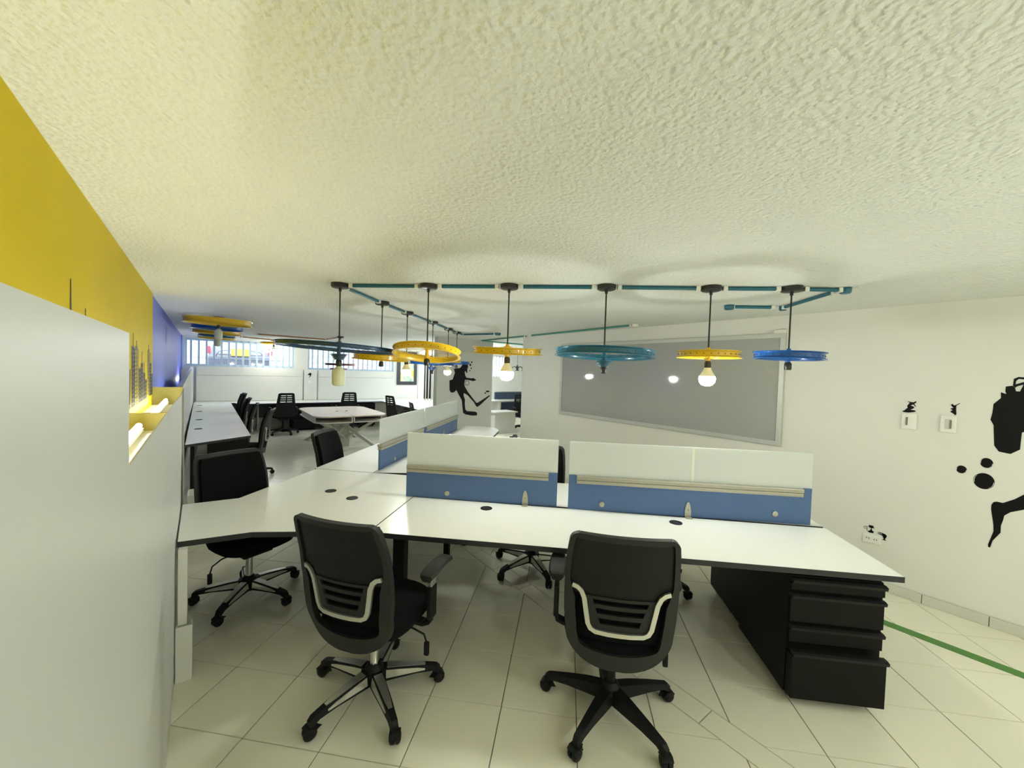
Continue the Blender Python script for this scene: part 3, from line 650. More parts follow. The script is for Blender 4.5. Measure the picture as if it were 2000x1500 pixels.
# ------------------------------------------------------------------ task chairs
def back_y(x, z):
    k = [(.36, -.205), (.45, -.215), (.56, -.245), (.70, -.26), (.85, -.285), (1.05, -.345)]
    for (a, ya), (b2, yb) in zip(k, k[1:]):
        if z <= b2: break
    t_ = (z-a)/(b2-a); return ya+(yb-ya)*t_+.62*x*x
def hw(z):
    if z > .99:                                # rounded top corners
        return .182+.050*sqrt(max(0, 1-((z-.99)/.05)**2))
    if z < .56:                                # bottom of the shield
        return .237*max(.0, 1-((.56-z)/.19)**2.3)**(1/2.3)
    k = [(.56, .237), (.65, .246), (.75, .248), (.85, .246), (.95, .238), (.99, .232)]
    for (a, ya), (b2, yb) in zip(k, k[1:]):
        if z <= b2: break
    return ya+(yb-ya)*(z-a)/(b2-a)
ZB0, ZB1 = .371, 1.0395
def chair_base(t, inlay, leg_col, n5=5, ph=0, seat_m='fabric'):
    bm = B(); seat_rings(bm, [(0, .405), (.82, .405), (.97, .425), (1, .45), (.98, .478), (.90, .496), (.6, .502), (0, .498)], .245, .245, .03); obj('seat', bm, seat_m, t, 60)
    bm = B(); box(bm, -.10, .10, -.11, .13, .345, .405, .012); box(bm, -.035, .035, -.185, -.10, .36, .385, .006); obj('tilt_mechanism', bm, 'blackp', t)
    bm = B(); tube(bm, [(.09, .03, .375), (.20, .04, .37), (.26, .05, .345), (.275, .055, .30)], .005, 6); box(bm, .262, .288, .045, .065, .235, .305, .006); obj('height_lever', bm, 'blackp', t, 50)
    bm = B(); lathe(bm, [(0, .30), (.028, .30), (.028, .35), (0, .35)], 16); lathe(bm, [(0, .11), (.024, .11), (.024, .31), (0, .31)], 16); obj('gas_lift', bm, 'chrome' if inlay else 'blackp', t, 40)
    bm = B(); lathe(bm, [(0, .055), (.030, .055), (.052, .075), (.055, .12), (.045, .15), (.030, .165), (0, .165)], 20); obj('base_hub', bm, 'blackp', t, 45)
    for k in range(5):
        a = ph+2*pi*k/5; l_me = B()
        prof = [(.035, .036, .078, .142), (.12, .033, .082, .135), (.22, .027, .084, .119), (.30, .022, .078, .104), (.328, .020, .062, .098), (.345, .016, .056, .084)]
        rg = []
        for x, w, z0, z1 in prof: rg.append([l_me.verts.new(p) for p in ((x, -w, z0), (x, w, z0), (x, w*.72, z1), (x, -w*.72, z1))])
        for p, q in zip(rg, rg[1:]):
            for i in range(4): l_me.faces.new((p[i], p[(i+1) % 4], q[(i+1) % 4], q[i]))
        l_me.faces.new(rg[0][::-1]); l_me.faces.new(rg[-1])
        leg = obj('base_leg', l_me, leg_col, t); leg.rotation_euler = (0, 0, a)
        if inlay:
            ib = B(); pf = [(.065, .0215, .1415), (.12, .0205, .1362), (.22, .0155, .1202), (.265, .010, .1125)]
            a_ = [[ib.verts.new((x, y, z+dz)) for x, w, z in pf for y in (-w, w)] for dz in (-.004, .0018)]
            for i in range(3):
                for q, f in ((a_[0], 1), (a_[1], -1)): ib.faces.new([q[j] for j in (2*i, 2*i+1, 2*i+3, 2*i+2)][::f])
                for j in (0, 1): ib.faces.new((a_[0][2*i+j], a_[0][2*i+2+j], a_[1][2*i+2+j], a_[1][2*i+j]))
            for i in (0, 6): ib.faces.new((a_[0][i], a_[0][i+1], a_[1][i+1], a_[1][i]))
            # pale cheeks on both sides of the leg
            for sd in (-1, 1):
                cp = [(.06, .0335, .092, .132), (.12, .0318, .093, .126), (.22, .0262, .092, .111), (.262, .0236, .092, .100)]
                va = [[ib.verts.new((x, sd*(w-(.0095*((z-.08)/.06) if w > 0 else 0)+o_), z)) for x, w, z0, z1 in cp for z in (z0, z1)] for o_ in (-.002, .0025)]
                for i in range(3):
                    for q in va: ib.faces.new([q[j] for j in (2*i, 2*i+1, 2*i+3, 2*i+2)])
                    for j in (0, 1): ib.faces.new((va[0][2*i+j], va[0][2*i+2+j], va[1][2*i+2+j], va[1][2*i+j]))
                for i in (0, 6): ib.faces.new((va[0][i], va[0][i+1], va[1][i+1], va[1][i]))
            o = obj('leg_inlay', ib, 'silver', leg); o['label'] = 'silver inlay'
        cb = B(); sw = random.uniform(-.6, .6)
        for sd in (-1, 1): lathe(cb, [(0, -sd*.012), (.022, -sd*.012), (.029, -sd*.011), (.0305, -sd*.004), (.0295, sd*.004), (.024, sd*.010), (.012, sd*.0135), (0, sd*.014)], 18, (sd*.014, 0, .0306), 'X')
        lathe(cb, [(0, .0), (.009, .0), (.009, .05), (0, .05)], 8, (0, .0, .03))
        tube(cb, [(0, .030, .030), (0, .026, .044), (0, .012, .056), (0, -.010, .0575), (0, -.026, .046)], 0, flat=(.050, .006))
        c_ = obj('caster', cb, 'blackp', t, 40); c_.location = (.338*cos(a), .338*sin(a), 0); c_.rotation_euler = (0, 0, a+pi/2+sw)
A_ = .07
def arm(t, s_, tilt=0, silver=True, post_m='blackp'):
    bm = B(); tube(bm, [(s_*.12, .07, .40), (s_*.25, .07, .395), (s_*.283, .07, .41), (s_*.290, .07, .45)], 0, flat=(.05, .018)); box(bm, s_*.290-.013, s_*.290+.013, A_-.032, A_+.032, .43, .60, .006); a = obj('armrest', bm, post_m, t)
    bm = B(); box(bm, s_*.290-.010, s_*.290+.010, A_-.024, A_+.024, .60, .65, .003); obj('arm_post', bm, 'silver' if silver else post_m, a)
    bm = B(); pf = [(.005, .672, .034), (.02, .682, .044), (.08, .692, .047), (.15, .692, .045), (.23, .684, .040), (.25, .676, .03)]
    rg = [[bm.verts.new((s_*.290+x, y, z+dz)) for x, dz in ((-w, -.008), (-w*.8, .006), (w*.8, .006), (w, -.008), (w*.6, -.026), (-w*.6, -.026))] for y, z, w in pf]
    for p, q in zip(rg, rg[1:]):
        for i in range(6): bm.faces.new((p[i], p[(i+1) % 6], q[(i+1) % 6], q[i]))
    bm.faces.new(rg[0]); bm.faces.new(rg[-1][::-1]); pad = obj('arm_pad', bm, 'greyp', a, 40)
    # collar under the pad
    bm = B(); box(bm, s_*.290-.022, s_*.290+.022, A_-.035, A_+.035, .648, .668, .006); obj('arm_collar', bm, 'blackp', a)
    return a
def task_chair(label, loc, rz, inlay, ph, arms=True, post_silver=True, leg_m='blackp', group='task chairs with silver back strip'):
    t = thing('task_chair', label, 'chair', loc, rz, group)
    zs = [.735+(1.036-.735)*sin(pi/2*k/16) for k in range(17)]
    bm = B()
    patch(bm, [(-max(.02, hw(z)-.022), z) for z in zs[:-1]], [(max(.02, hw(z)-.022), z) for z in zs[:-1]], 12, .016, lambda x, z: back_y(x, z)+.004)
    obj('back_shell', bm, 'blackp', t, 50)
    # frame: rim all the way round, thicker U below
    def ring(z0, z1, n, d0, d1, pts_fn=None): pass
    zz = [ZB0+(ZB1-ZB0)*(1+cos(pi*k/56))/2 for k in range(57)]
    outer = [(-hw(z), z) for z in zz]+[(hw(z), z) for z in zz[::-1]]
    def inner_of(p):
        x, z = p
        if z > .80: w = .024
        elif z > .70: w = .024+.026*(.80-z)/.10
        else: w = .050
        s_ = -1 if x < 0 else 1
        if z > .50: return (s_*max(.01, abs(x)-w), min(z, 1.018))
        q = (.50-z)/(.50-ZB0)                         # bottom of the U
        ix = (hw(.50)-.05)*cos(min(1, q)*pi/2)
        return (s_*max(.0, ix), .50-.052*sin(min(1, q)*pi/2))
    inner = [inner_of(p) for p in outer]
    bm = B(); patch(bm, outer, inner, 2, .030, back_y)
    bmesh.ops.remove_doubles(bm, verts=bm.verts, dist=.0004)
    obj('back_frame', bm, 'greyp', t, 50)
    bm = B(); patch(bm, [(-.185, 1.039), (-.19, 1.012)], [(.185, 1.039), (.19, 1.012)], 10, .030, back_y); obj('top_rail', bm, 'greyp', t, 50)
    # lumbar plate with three slots
    bm = B(); f = lambda x, z: back_y(x, z)-.004
    def W_(z): return .150-(.735-z)*.14
    slots = [(.722, .698), (.680, .654), (.634, .606)]
    zc = .736; cuts = []
    for a, b2 in slots:
        patch(bm, [(-W_(zc), zc), (-W_(a), a)], [(W_(zc), zc), (W_(a), a)], 8, .012, f)
        for s_ in (-1, 1): patch(bm, [(s_*W_(a), a), (s_*W_(b2), b2)], [(s_*(W_(a)-.028-.18*(.715-a)), a), (s_*(W_(b2)-.028-.18*(.715-b2)), b2)], 2, .012, f)
        zc = b2
    patch(bm, [(-W_(zc), zc), (-W_(.572), .572)], [(W_(zc), zc), (W_(.572), .572)], 8, .012, f)
    obj('lumbar_plate', bm, 'greyp', t)
    path = [(s2*x, z) for s2, L_ in ((-1, 1), (1, -1)) for x, z in [(.212, .775), (.190, .770), (.172, .755), (.158, .722), (.147, .655), (.138, .603), (.126, .580), (.104, .569), (.05, .566), (.012, .566)][::L_]]
    def off(i, d):
        a = path[max(0, i-1)]; b2 = path[min(len(path)-1, i+1)]; v = Vector((b2[0]-a[0], b2[1]-a[1])); v.normalize()
        return (path[i][0]-v.y*d, path[i][1]+v.x*d)
    bm = B(); patch(bm, [off(i, .0105) for i in range(len(path))], [off(i, -.0105) for i in range(len(path))], 1, .012, lambda x, z: back_y(x, z)-.014)
    o = obj('back_strip', bm, 'silver', t, 50); o['label'] = 'silver U shaped strip'
    # front cushion
    zs = [.50+.515*k/16 for k in range(17)]
    bm = B(); patch(bm, [(-hw(z)+.028, z) for z in zs], [(hw(z)-.028, z) for z in zs], 10, .030, lambda x, z: back_y(x, z)+.034)
    obj('back_cushion', bm, 'fabric', t, 60)
    bm = B(); box(bm, -.028, .028, -.20, -.165, .362, .47, .006); obj('back_bracket', bm, 'blackp', t)
    chair_base(t, inlay, leg_m, ph=ph-rz)
    if arms:
        for s_ in (-1, 1): arm(t, s_, silver=post_silver)
    return t
def th(deg): return -radians(deg)          # bearing (clockwise from +y) to z rotation
R_ = radians
task_chair('charcoal task chair with silver legs at the corner, left of two in front', (-.960, 1.935, 0), th(9), True, R_(-119))
task_chair('charcoal task chair with plain black legs, right of two in front', (.268, 2.041, 0), th(1), False, R_(-122), post_silver=False)
task_chair('charcoal task chair facing camera with seat under the corner desk', (-2.278, 2.589, 0), th(112), True, R_(-151), arms=False)
task_chair('charcoal task chair with only its back showing left of side desk', (-2.228, 3.88, 0), th(84), True, R_(-30), arms=False)
task_chair('charcoal task chair behind gap between the two bench screens', (-.265, 3.435, 0), th(185), True, R_(-132), arms=False)
task_chair('charcoal task chair tucked behind the long right screen', (.72, 3.42, 0), th(182), False, R_(-40), arms=False)
task_chair('charcoal task chair behind the left bench screen, mostly hidden', (-.86, 4.08, 0), th(266), False, R_(-107), arms=False)

def slat_chair(label, loc, rz, ph=0, group='black chairs of the far desks'):
    t = thing('slatted_chair', label, 'chair', loc, rz, group)
    def bw(z): return .225-.055*max(0, (z-.62))/.42
    def f(x, z): return -.22-.16*(z-.45)+.5*x*x
    bm = B()
    rows = [(1.04, bw(1.04)-.05), (1.033, bw(1.03)-.02), (1.015, bw(1.01)), (.985, bw(.985))]
    patch(bm, [(-w, z) for z, w in rows], [(w, z) for z, w in rows], 8, .02, f)
    zc = .985
    for k in range(4):
        a = zc; b2 = a-.018
        for x0, x1 in ((-1, -.66), (-.06, .06), (.66, 1)): patch(bm, [(bw(a)*x0, a), (bw(b2)*x0, b2)], [(bw(a)*x1, a), (bw(b2)*x1, b2)], 2, .02, f)
        c = b2-.034; patch(bm, [(-bw(b2), b2), (-bw(c), c)], [(bw(b2), b2), (bw(c), c)], 8, .02, f); zc = c
    zl = [zc, .70, .62, .54, .47, .45]
    patch(bm, [(-bw(z)+(.03 if z < .46 else 0), z) for z in zl], [(bw(z)-(.03 if z < .46 else 0), z) for z in zl], 8, .02, f)
    bmesh.ops.remove_doubles(bm, verts=bm.verts, dist=.0004); obj('backrest', bm, 'blackp', t)
    chair_base(t, False, 'blackp', ph=ph)
    for s_ in (-1, 1):
        bm = B(); tube(bm, [(s_*.20, -.17, .47), (s_*.27, -.17, .52), (s_*.285, -.15, .64), (s_*.285, -.10, .67), (s_*.285, .10, .66), (s_*.285, .14, .62), (s_*.27, .10, .48), (s_*.20, .08, .43)], .014, 8); obj('armrest', bm, 'blackp', t, 60)
    return t
p = W(11.25, 1.385); c0 = slat_chair('slatted black chair at the far desk under left window', p, R45+.1)
p = W(11.45, 2.95); dup(c0, p, R45-.08, 'slatted black chair at the far desk behind pale table')
p = W(9.75, 3.78); dup(c0, p, -R45+.25, 'slatted black chair facing the far right desk, left of two')
p = W(7.6, 3.50); dup(c0, p, -R45-.2, 'black chair back showing above frosted screen at far right desk')
p = W(7.15, .42); task_chair('charcoal chair nearest along the far left desk', p, pi-R45-.25, False, R_(-15), arms=False)
p = W(8.15, .285); task_chair('charcoal chair second along the far left desk', p, pi-R45-.1, False, R_(20), post_silver=True)
p = W(9.5, .265); task_chair('charcoal chair third along the far left desk', p, pi-R45, False, R_(40), post_silver=True)
p = W(11.0, .265); task_chair('charcoal chair last along the far left desk, by the window wall', p, pi-R45+.1, False, R_(10), arms=False)

# ------------------------------------------------------------------ far desks
def room_thing(name, label, cat, group=None): return thing(name, label, cat, (0, 0, 0), R45, group)
t = room_thing('partition_desk', 'long grey white desk with four cable holes along the left partition', 'desk')
slab_part([(-.265, 6.02), (.413, 6.46), (.345, 11.93), (-.375, 11.93)], t)
for u, v in ((7.389, -.175), (8.572, -.195), (9.995, -.225), (11.41, -.25)): grommet(v, u, t, rx=.05)
bm = B(); prism(bm, [(-.06, 6.19), (.385, 6.47), (.385, 6.52), (-.06, 6.24)], .02, .705); obj('end_panel', bm, 'blackm', t)
bm = B(); box(bm, -.22, -.20, 6.6, 11.8, .35, .70); obj('modesty_panel', bm, 'darklam', t)
post(-.2, 6.12, t, .04)
t = room_thing('waste_bin', 'small white bin beside the partition behind the corner chair', 'bin')
bm = B(); rg = []
for z, k in ((0, .8), (.40, 1), (.415, 1.04), (.43, 1.04), (.43, .96), (.02, .74)): rg.append([bm.verts.new((-.10+.095*k*x, 5.0+.12*k*y, z)) for x, y in ((-1, -1), (1, -1), (1, 1), (-1, 1))])
for a, b2 in zip(rg, rg[1:]):
    for k in range(4): bm.faces.new((a[k], a[(k+1) % 4], b2[(k+1) % 4], b2[k]))
bm.faces.new(rg[0][::-1]); bm.faces.new(rg[-1]); obj('bin_body', bm, 'frame', t)
t = room_thing('long_desk', 'long white desk along the far window wall', 'desk')
slab_part([(-.38, 11.94), (.42, 11.94), (.5, 11.62), (3.95, 11.62), (3.95, 12.55), (-.38, 12.55)], t)
for v in (.9, 3.82): bbox('side_panel', v, v+.03, 12.0, 12.5, .02, .705, 'greylam', t)
bbox('modesty_panel', -.35, 3.9, 12.44, 12.46, .3, .70, 'darklam', t)
for v, lab in ((1.66, 'black drawer cabinet under far desk, leftmost behind the pale table'), (2.12, 'black drawer cabinet under far desk, middle behind the pale table'), (3.34, 'black drawer cabinet under far desk, right of the slatted chair')):
    q = W(11.66, v); pedestal('drawer_cabinet', lab, q, R45, w=.45, d=.6)
t = room_thing('return_desk', 'white desk running toward camera from the far window wall', 'desk')
slab_part([(3.96, 7.6), (4.62, 7.6), (5.4, 12.0), (5.4, 12.55), (3.96, 12.55)], t)
for u in (11.2, 9.3, 7.7): bbox('side_panel', 4.02, 4.55, u, u+.03, .02, .705, 'greylam', t)
bbox('modesty_panel', 4.5, 4.52, 7.75, 11.2, .1, .70, 'darklam', t)
for v0, v1, lab in ((-.35, 2.02, 'wide white wall panel under the left far window'), (2.42, 4.62, 'wide white wall panel under the right far window')):
    t = room_thing('desk_back_panel', lab, 'panel')
    bbox('lower_panel', v0, v1, 12.55, 12.585, .745, 1.40, 'wall', t, .003); bbox('upper_panel', v0, v1, 12.55, 12.58, 1.405, 1.59, 'wall', t, .003)
t = room_thing('wall_pilaster', 'narrow white pilaster between the two far windows', 'pilaster'); bbox('pilaster_body', 2.05, 2.38, 12.53, 12.595, .745, 1.60, 'wall', t, .004)
bbox('switch_plate', 2.14, 2.24, 12.518, 12.53, 1.22, 1.30, 'plate', t, .003)
decal('surfer_sticker', [[(2.13, 1.46), (2.2, 1.52), (2.24, 1.50), (2.22, 1.42), (2.16, 1.36), (2.20, 1.44)]], ('u', 12.53), 'tiny black sticker on the pilaster between far windows', 'sticker')
t = room_thing('framed_poster', 'framed colourful poster beside the narrow barred window', 'poster')
bbox('print', 4.88, 5.34, 12.572, 12.58, 1.30, 2.18, 'poster', t)
bm = B()
for q in ((4.77, 4.88, 1.19, 2.29), (5.34, 5.45, 1.19, 2.29), (4.88, 5.34, 1.19, 1.30), (4.88, 5.34, 2.18, 2.29)): box(bm, q[0], q[1], 12.565, 12.595, q[2], q[3])
obj('frame', bm, 'darklam', t)

# pale double table with cubby shelf and crossed legs
t = thing('meeting_table', 'pale double table with shelf below and crossed legs in far room', 'table', W(9.3, 2.27), R45)
def rrect(hx, hy, r, n=6, bow=0):
    out = []
    for sx, sy, a0 in ((1, 1, 0), (-1, 1, pi/2), (-1, -1, pi), (1, -1, 3*pi/2)):
        for k in range(n+1):
            a = a0+pi/2*k/n; out.append((sx*(hx-r)+r*cos(a), sy*(hy-r)+r*sin(a)))
    return out
for s_ in (-1, 1):
    pts = [p for p in rrect(.72, 1.03, .28)]
    half = clip_half(pts, (lambda q, s2=s_: s2*q[0]-.004)); bm = B(); prism(bm, half, .715, .74, .003); obj('tabletop', bm, 'pink', t)
    half = clip_half([(q[0]*.97, q[1]*.97) for q in pts], (lambda q, s2=s_: s2*q[0]-.012)); bm = B(); prism(bm, half, .595, .612); sh = obj('shelf', bm, 'frame', t)
    bm = B(); box(bm, s_*.012 if s_ > 0 else -.03, .03 if s_ > 0 else -.012, -.98, .98, .612, .715); obj('shelf_divider', bm, 'frame', t)
    bm = B(); box(bm, s_*.66-.01, s_*.66+.01, -.72, .72, .612, .715); obj('shelf_side', bm, 'frame', t)
    grommet(s_*.10, -.05, t, rx=.03)
for y in (-.32, .32):
    bm = B(); box(bm, -.09, .09, y-.04, y+.04, 0, .595, .004); obj('column', bm, 'greylam', t)
for sy in (-1, 1):
    for sx in (-1, 1):
        bm = B(); tube(bm, [(sx*.02, sy*.36, .20), (sx*.52, sy*.75, .60)], 0, flat=(.07, .05)); obj('brace', bm, 'greylam', t)
        bm = B(); tube(bm, [(sx*.06, sy*.36, .42), (sx*.55, sy*.80, .005)], 0, flat=(.08, .06)); obj('leg', bm, 'greylam', t)

# second room seen through the opening
t = room_thing('cubicle_desk', 'grey blue cubicle desk seen through the opening past the diver wall', 'desk')
bbox('desktop', 6.6, 9.6, 9.9, 10.5, .79, .825, 'greylam', t); bbox('front_panel', 7.1, 9.6, 10.2, 10.24, .25, .79, 'bluegrey', t)
bbox('end_panel', 7.0, 7.05, 9.9, 10.5, 0, .79, 'greylam', t); bbox('end_panel', 9.4, 9.45, 9.9, 10.5, 0, .79, 'greylam', t)
t = room_thing('cubicle_screen', 'blue grey fabric screen on the cubicle desk in second room', 'screen')
bbox('fabric_panel', 7.2, 9.6, 10.46, 10.5, .83, 1.06, 'bluegrey', t); bbox('top_rail', 7.2, 9.6, 10.45, 10.51, 1.06, 1.085, 'greylam', t)
t = room_thing('low_cabinet', 'low grey cabinet at left of the cubicle desk', 'cabinet')
bbox('body', 6.15, 6.85, 8.9, 9.35, 0, .58, 'greylam', t, .004); bbox('top', 6.1, 6.9, 8.85, 9.4, .58, .61, 'greylam', t)
dup(c0, W(9.3, 7.45), R45+pi-.3, 'dark office chair in the second room before cubicle desk')
t = thing('chandelier', 'small dark chandelier in the second room', 'lamp', W(10.5, 8.1, 1.80), R45)
bm = B(); tube(bm, [(0, 0, .1), (0, 0, CEIL-1.80)], .006, 6); obj('rod', bm, 'canopy', t)
bm = B(); lathe(bm, [(0, .16), (.03, .14), (.05, .06), (.03, 0), (0, -.02)], 12); obj('hub', bm, 'canopy', t, 50)
for k in range(6):
    a = k*pi/3; bm = B(); tube(bm, [(0, 0, .03), (.10*cos(a), .10*sin(a), .11), (.19*cos(a), .19*sin(a), .08), (.22*cos(a), .22*sin(a), -.02)], .010, 6); lathe(bm, [(0, 0), (.035, 0), (.04, .02), (0, .02)], 8, (.22*cos(a), .22*sin(a), -.03)); obj('arm', bm, 'canopy', t, 50)

# ------------------------------------------------------------------ conduits on the ceiling
def conduit(label, pts, m, gaps, r=.0135, clips=True, ends=()):
    """painted pipe run; gaps = points (canopies) where the pipe is interrupted"""
    t = thing('conduit', label, 'pipe', (*pts[0], CEIL)); o0 = Vector((*pts[0], 0)); z = -r-.002
    for a, b2 in zip(pts, pts[1:]):
        A, Bv = Vector((*a, 0)), Vector((*b2, 0)); d = (Bv-A); L = d.length; d.normalize()
        cuts = sorted([(Vector((*g, 0))-A).dot(d) for g in gaps if abs((Vector((*g, 0))-A).dot(Vector((-d.y, d.x, 0)))) < .08 and -.02 < (Vector((*g, 0))-A).dot(d) < L+.02])
        seg = []; s0 = 0
        for c in cuts:
            if c-.075 > s0: seg.append((s0, c-.075))
            s0 = c+.075
        if s0 < L-.02: seg.append((s0, L))
        for s0, s1 in seg:
            bm = B(); p0 = A+d*s0-o0; p1 = A+d*s1-o0
            tube(bm, [p0+Vector((0, 0, z)), p1+Vector((0, 0, z))], r, 10); obj('pipe', bm, m, t, 50)
            if clips and s1-s0 > .1:
                for q in (s0+.015, s1-.015):
                    bm = B(); box(bm, -.014, .014, -.021, .021, z-r-.004, -.001, .003); c_ = obj('pipe_clip', bm, 'clip', t); c_.location = A+d*q-o0; c_.rotation_euler = (0, 0, atan2(d.y, d.x))
    for p, sz, *em in ends:
        bm = B(); lathe(bm, [(0, -.042), (sz*.8, -.040), (sz, -.03), (sz, -.001), (0, -.001)], 20); e = obj('junction_cap', bm, em[0] if em else m, t, 50); e.location = Vector((*p, 0))-o0
    return t
PA = [(-1.765, 2.86), (-1.066, 2.89), (-.452, 2.896), (.247, 2.911), (.962, 2.945), (1.483, 2.955)]
PB = [(-1.80, 3.632), (-1.815, 4.271), (-1.81, 5.109), (-1.84, 5.892), (-1.853, 6.416)]
conduit('teal conduit linking the row of pendants across the bench', [PA[0], PA[1], PA[2], PA[3], PA[4], PA[5], (1.81, 2.984)], 'teal', PA, ends=(((1.83, 2.985), .035),))
conduit('short teal conduit bending back to a cap near the board', [(1.80, 3.02), (1.80, 3.70), (1.37, 3.69)], 'teal', [(1.80, 3.74)], ends=(((1.80, 3.71), .03), ((1.36, 3.69), .04)))
conduit('blue conduit linking the row of pendants that runs away', [PA[0], PB[0], PB[1], PB[2], PB[3], PB[4], (-1.845, 6.74), (-1.22, 6.50)], 'teal', [PA[0]]+PB, ends=(((-1.18, 6.48), .05),))
conduit('green conduit along the ceiling over the opening', [(.76, 5.09), (-1.799, 8.012)], 'green', [(-.7, 6.76)], ends=(((.79, 5.06), .04, 'clip'),), clips=True)
conduit('thin green conduit from the diver wall into second room', [(-1.78, 8.03), (-1.0, 8.95)], 'green', [], clips=False)
q = [tuple(W(u, v).xy) for u, v in ((9.88, .70), (10.08, 2.10), (9.0, 2.14))]; conduit('brown conduit leading to the red brown wheel pendants', q, 'brown', [], r=.014)
q = [tuple(W(u, v).xy) for u, v in ((11.3, .5), (11.9, 1.5))]; conduit('brown conduit close to the far left window', q, 'brown', [], r=.014)

# ------------------------------------------------------------------ bicycle wheel pendants
def pendant(label, xy, zr, dia, m, tilt=(0, 0), bulb=None, sock='black', group='bicycle wheel pendants', spokes=28, rod_top=CEIL, h=.024):
    t = thing('wheel_pendant', label, 'lamp', (xy[0], xy[1], zr), 0, group)
    R = dia/2; top = rod_top-zr
    bm = B(); lathe(bm, [(0, top-.034), (.058, top-.034), (.066, top-.028), (.066, top-.001), (0, top-.001)], 28); obj('canopy', bm, 'canopy', t, 40)
    bm = B(); lathe(bm, [(0, top-.06), (.010, top-.06), (.012, top-.034), (0, top-.034)], 10); tube(bm, [(0, 0, .02), (0, 0, top-.034)], .0055, 8); obj('rod', bm, 'canopy', t, 50)
    rot = Matrix.Rotation(tilt[0], 3, 'X') @ Matrix.Rotation(tilt[1], 3, 'Y')
    def rotv(bm):
        for v in bm.verts: v.co = rot @ v.co
    prof = [(R, h), (R-.001, h*.80), (R-.014, h*.55), (R-.014, -h*.55), (R-.001, -h*.80), (R, -h), (R-.020, -h*.95), (R-.026, -h*.3), (R-.026, h*.3), (R-.020, h*.95)]
    bm = B(); lathe(bm, prof, 72, closed=True); rotv(bm); rim = obj('rim', bm, m, t, 35)
    bm = B()
    for k in range(spokes):
        a = 2*pi*k/spokes; c, s_ = cos(a), sin(a); lathe(bm, [(0, 0), (.0035, 0), (.0035, .004), (0, .004)], 5, (0, 0, 0), 'X')
        for v in bm.verts[-12:] if False else []: pass
    bm.free(); bm = B()
    for k in range(spokes):
        a = 2*pi*k/spokes; c, s_ = cos(a), sin(a); p = Vector((c*(R-.0142), s_*(R-.0142), 0)); q = Vector((c*(R-.011), s_*(R-.011), 0)); tube(bm, [p, q], .0036, 5)
    rotv(bm); o = obj('spoke_hole', bm, 'canopy', rim); o['kind'] = 'stuff'
    bm = B()
    for k in range(spokes):
        a = 2*pi*k/spokes; hz = .030 if k % 2 else -.030; a2 = a+(.9 if (k//2) % 2 else -.9)
        tube(bm, [(cos(a2)*.020, sin(a2)*.020, hz), (cos(a)*(R-.024), sin(a)*(R-.024), 0)], .0011, 4, caps=False)
    rotv(bm); o = obj('spokes', bm, m, t); o['kind'] = 'stuff'
    bm = B(); lathe(bm, [(0, -.045), (.014, -.045), (.014, -.034), (.026, -.034), (.026, -.028), (.013, -.024), (.013, .024), (.026, .028), (.026, .034), (.014, .034), (.012, .05), (0, .05)], 20); rotv(bm); obj('hub', bm, m, t, 40)
    if sock == 'cogs':
        bm = B(); z = -.046
        for k, r in enumerate((.062, .055, .048, .041, .034)): lathe(bm, [(0, z-.009), (r, z-.009), (r, z-.003), (r*.8, z), (0, z)], 20); z = z; z -= .0095; 
        # ring of cogs stepping down to the lamp holder
        for v in bm.verts: pass
        obj('cog_stack', bm, m, t, 40); z0 = -.090
    else: z0 = -.044
    bm = B(); lathe(bm, [(0, z0-.052), (.019, z0-.052), (.022, z0-.045), (.022, z0-.012), (.016, z0), (0, z0)], 20); sk = obj('lamp_holder', bm, 'canopy', t, 40)
    zb = z0-.05
    if bulb in ('on', 'cool'):
        bm = B(); lathe(bm, [(0, zb+.006), (.020, zb+.006), (.024, zb-.006), (.033, zb-.026), (.046, zb-.046), (.050, zb-.058), (0, zb-.058)], 24); bo = obj('bulb_collar', bm, 'bulbneck', t, 50)
        bm = B(); lathe(bm, [(.050, zb-.058), (.054, zb-.075), (.050, zb-.098), (.036, zb-.116), (.018, zb-.124), (0, zb-.126)], 24); o = obj('lit_globe', bm, {'on': 'bulbon', 'cool': 'bulbadded'}[bulb], bo, 60)
    elif bulb == 'off':
        k = .92
        bm = B(); lathe(bm, [(0, zb), (.019*k, zb), (.024*k, zb-.010), (.045*k, zb-.028), (.052*k, zb-.040), (.053*k, zb-.080), (.051*k, zb-.138), (.044*k, zb-.150), (.03*k, zb-.156), (0, zb-.158)], 28); obj('bulb', bm, 'bulboff', t, 50)
    return t
D_ = R_
pendant('largest wheel pendant, dark blue with unlit milky bulb', PA[0], 1.865, .88, 'rimd', (D_(-1.6), D_(2.0)), 'off', 'cogs', spokes=36, h=.015)
pendant('yellow wheel pendant tipped to show its open underside', PA[1], 1.845, .51, 'rimy', (D_(-11), D_(-1)), None, 'black')
pendant('yellow wheel pendant with lit bulb, third from left across the bench', PA[2], 1.875, .515, 'rimy', (D_(3.5), D_(1)), 'on')
pendant('wide teal wheel pendant with cogs and no bulb', PA[3], 1.872, .705, 'rimt', (D_(-2), D_(1)), None, 'cogs', spokes=36)
pendant('small yellow wheel pendant with lit bulb before the board', PA[4], 1.885, .415, 'rimy', (0, D_(0)), 'on')
pendant('bright blue wheel pendant at the right end of the row', PA[5], 1.890, .43, 'rimb', (0, D_(1.2)), None)
pendant('yellow wheel pendant without bulb, first of the row running away', PB[0], 1.828, .53, 'rimy', (D_(2), D_(3)), None, h=.031)
pendant('wheel pendant with lit bulb, second of the row running away', PB[1], 1.86, .43, 'rimy', (0, D_(1)), 'on')
pendant('blue wheel pendant, third of the row running away', PB[2], 1.805, .62, 'rimb', (0, D_(1.5)), None, 'cogs')
pendant('orange yellow wheel pendant with lit bulb, fourth of row running away', PB[3], 1.862, .43, 'rimy', (0, D_(2)), 'on')
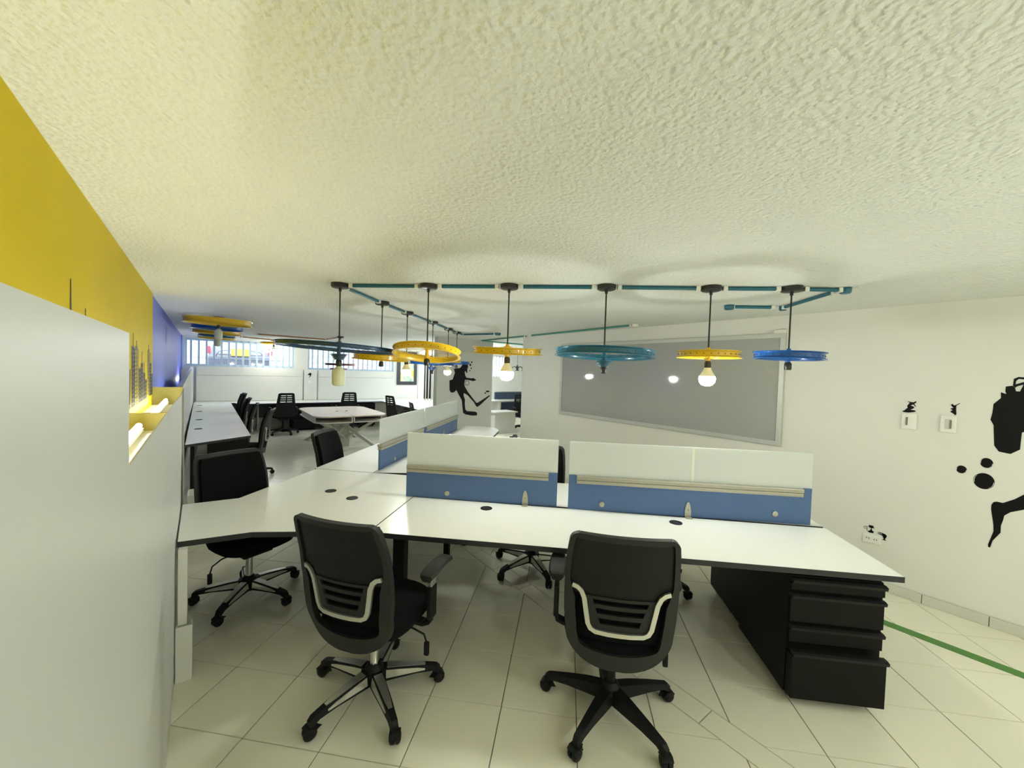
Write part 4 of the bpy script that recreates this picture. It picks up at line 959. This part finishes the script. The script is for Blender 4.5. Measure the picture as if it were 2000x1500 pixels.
pendant('blue wheel pendant, last of the row running away', PB[4], 1.845, .46, 'rimb', (0, D_(0)), None)
# flush wheels over the far left desk
for u, m, z, d, bl, lab in ((6.93, 'rimy', 2.29, .80, 'off', 'nearest flush wheel light over far left desk, yellow'), (7.75, 'rimb', 2.27, .68, None, 'second flush wheel light over far left desk, blue'), (8.75, 'rimy', 2.26, .72, 'off', 'third flush wheel light over far left desk, yellow'), (9.9, 'rimt', 2.27, .62, None, 'fourth flush wheel light over far left desk, teal'), (10.9, 'rimy', 2.27, .68, None, 'last flush wheel light over far left desk, yellow')):
    p = W(u, .048+.0*(u-7)); pendant(lab, (p.x, p.y), z, d, m, (D_(0), D_(1.5)), bl, group='flush wheel lights', spokes=24, h=.036)
p = W(12.0, 1.24); pendant('flush yellow wheel light with lit bulb by the left window', (p.x, p.y), 2.27, .62, 'rimy', (0, 0), 'on', group='flush wheel lights', spokes=24)
p = W(8.93, 2.14); pendant('red brown wheel pendant over the pale table', (p.x, p.y), 1.765, .60, 'rimr', (0, 0), None, spokes=24, h=.02)
p = W(11.0, 2.60); pendant('smaller red brown wheel pendant beyond the pale table', (p.x, p.y), 1.66, .44, 'rimr', (0, 0), None, spokes=24, h=.02)
# unseen lit wheels added behind the camera to brighten the near floor, wall and ceiling
for u, v, m, lab in ((-1.2, .8, 'rimy', 'added yellow wheel pendant with lit bulb behind the camera, nearest the partition'), (-1.0, 2.8, 'rimb', 'added blue wheel pendant with lit bulb behind the camera, toward the switches'), (-1.0, 1.75, 'rimt', 'added teal wheel pendant with lit bulb behind the camera, middle'), (-2.3, 3.5, 'rimy', 'added yellow wheel pendant with lit bulb behind the camera, in the front corner')):
    p = W(u, v); pendant(lab, (p.x, p.y), 1.87, .5, m, (0, 0), 'on')
# unseen cool lights added behind the stub wall to brighten the far room
for u, v, m, lab in ((8.5, 4.9, 'rimy', 'added yellow flush wheel light hidden behind the diver wall, nearest'), (10.0, 5.7, 'rimb', 'added blue flush wheel light hidden behind the diver wall, middle'), (11.5, 6.7, 'rimy', 'added yellow flush wheel light hidden behind the diver wall, farthest')):
    p = W(u, v); pendant(lab, (p.x, p.y), 2.27, .6, m, (0, 0), 'cool', group='flush wheel lights', spokes=24)
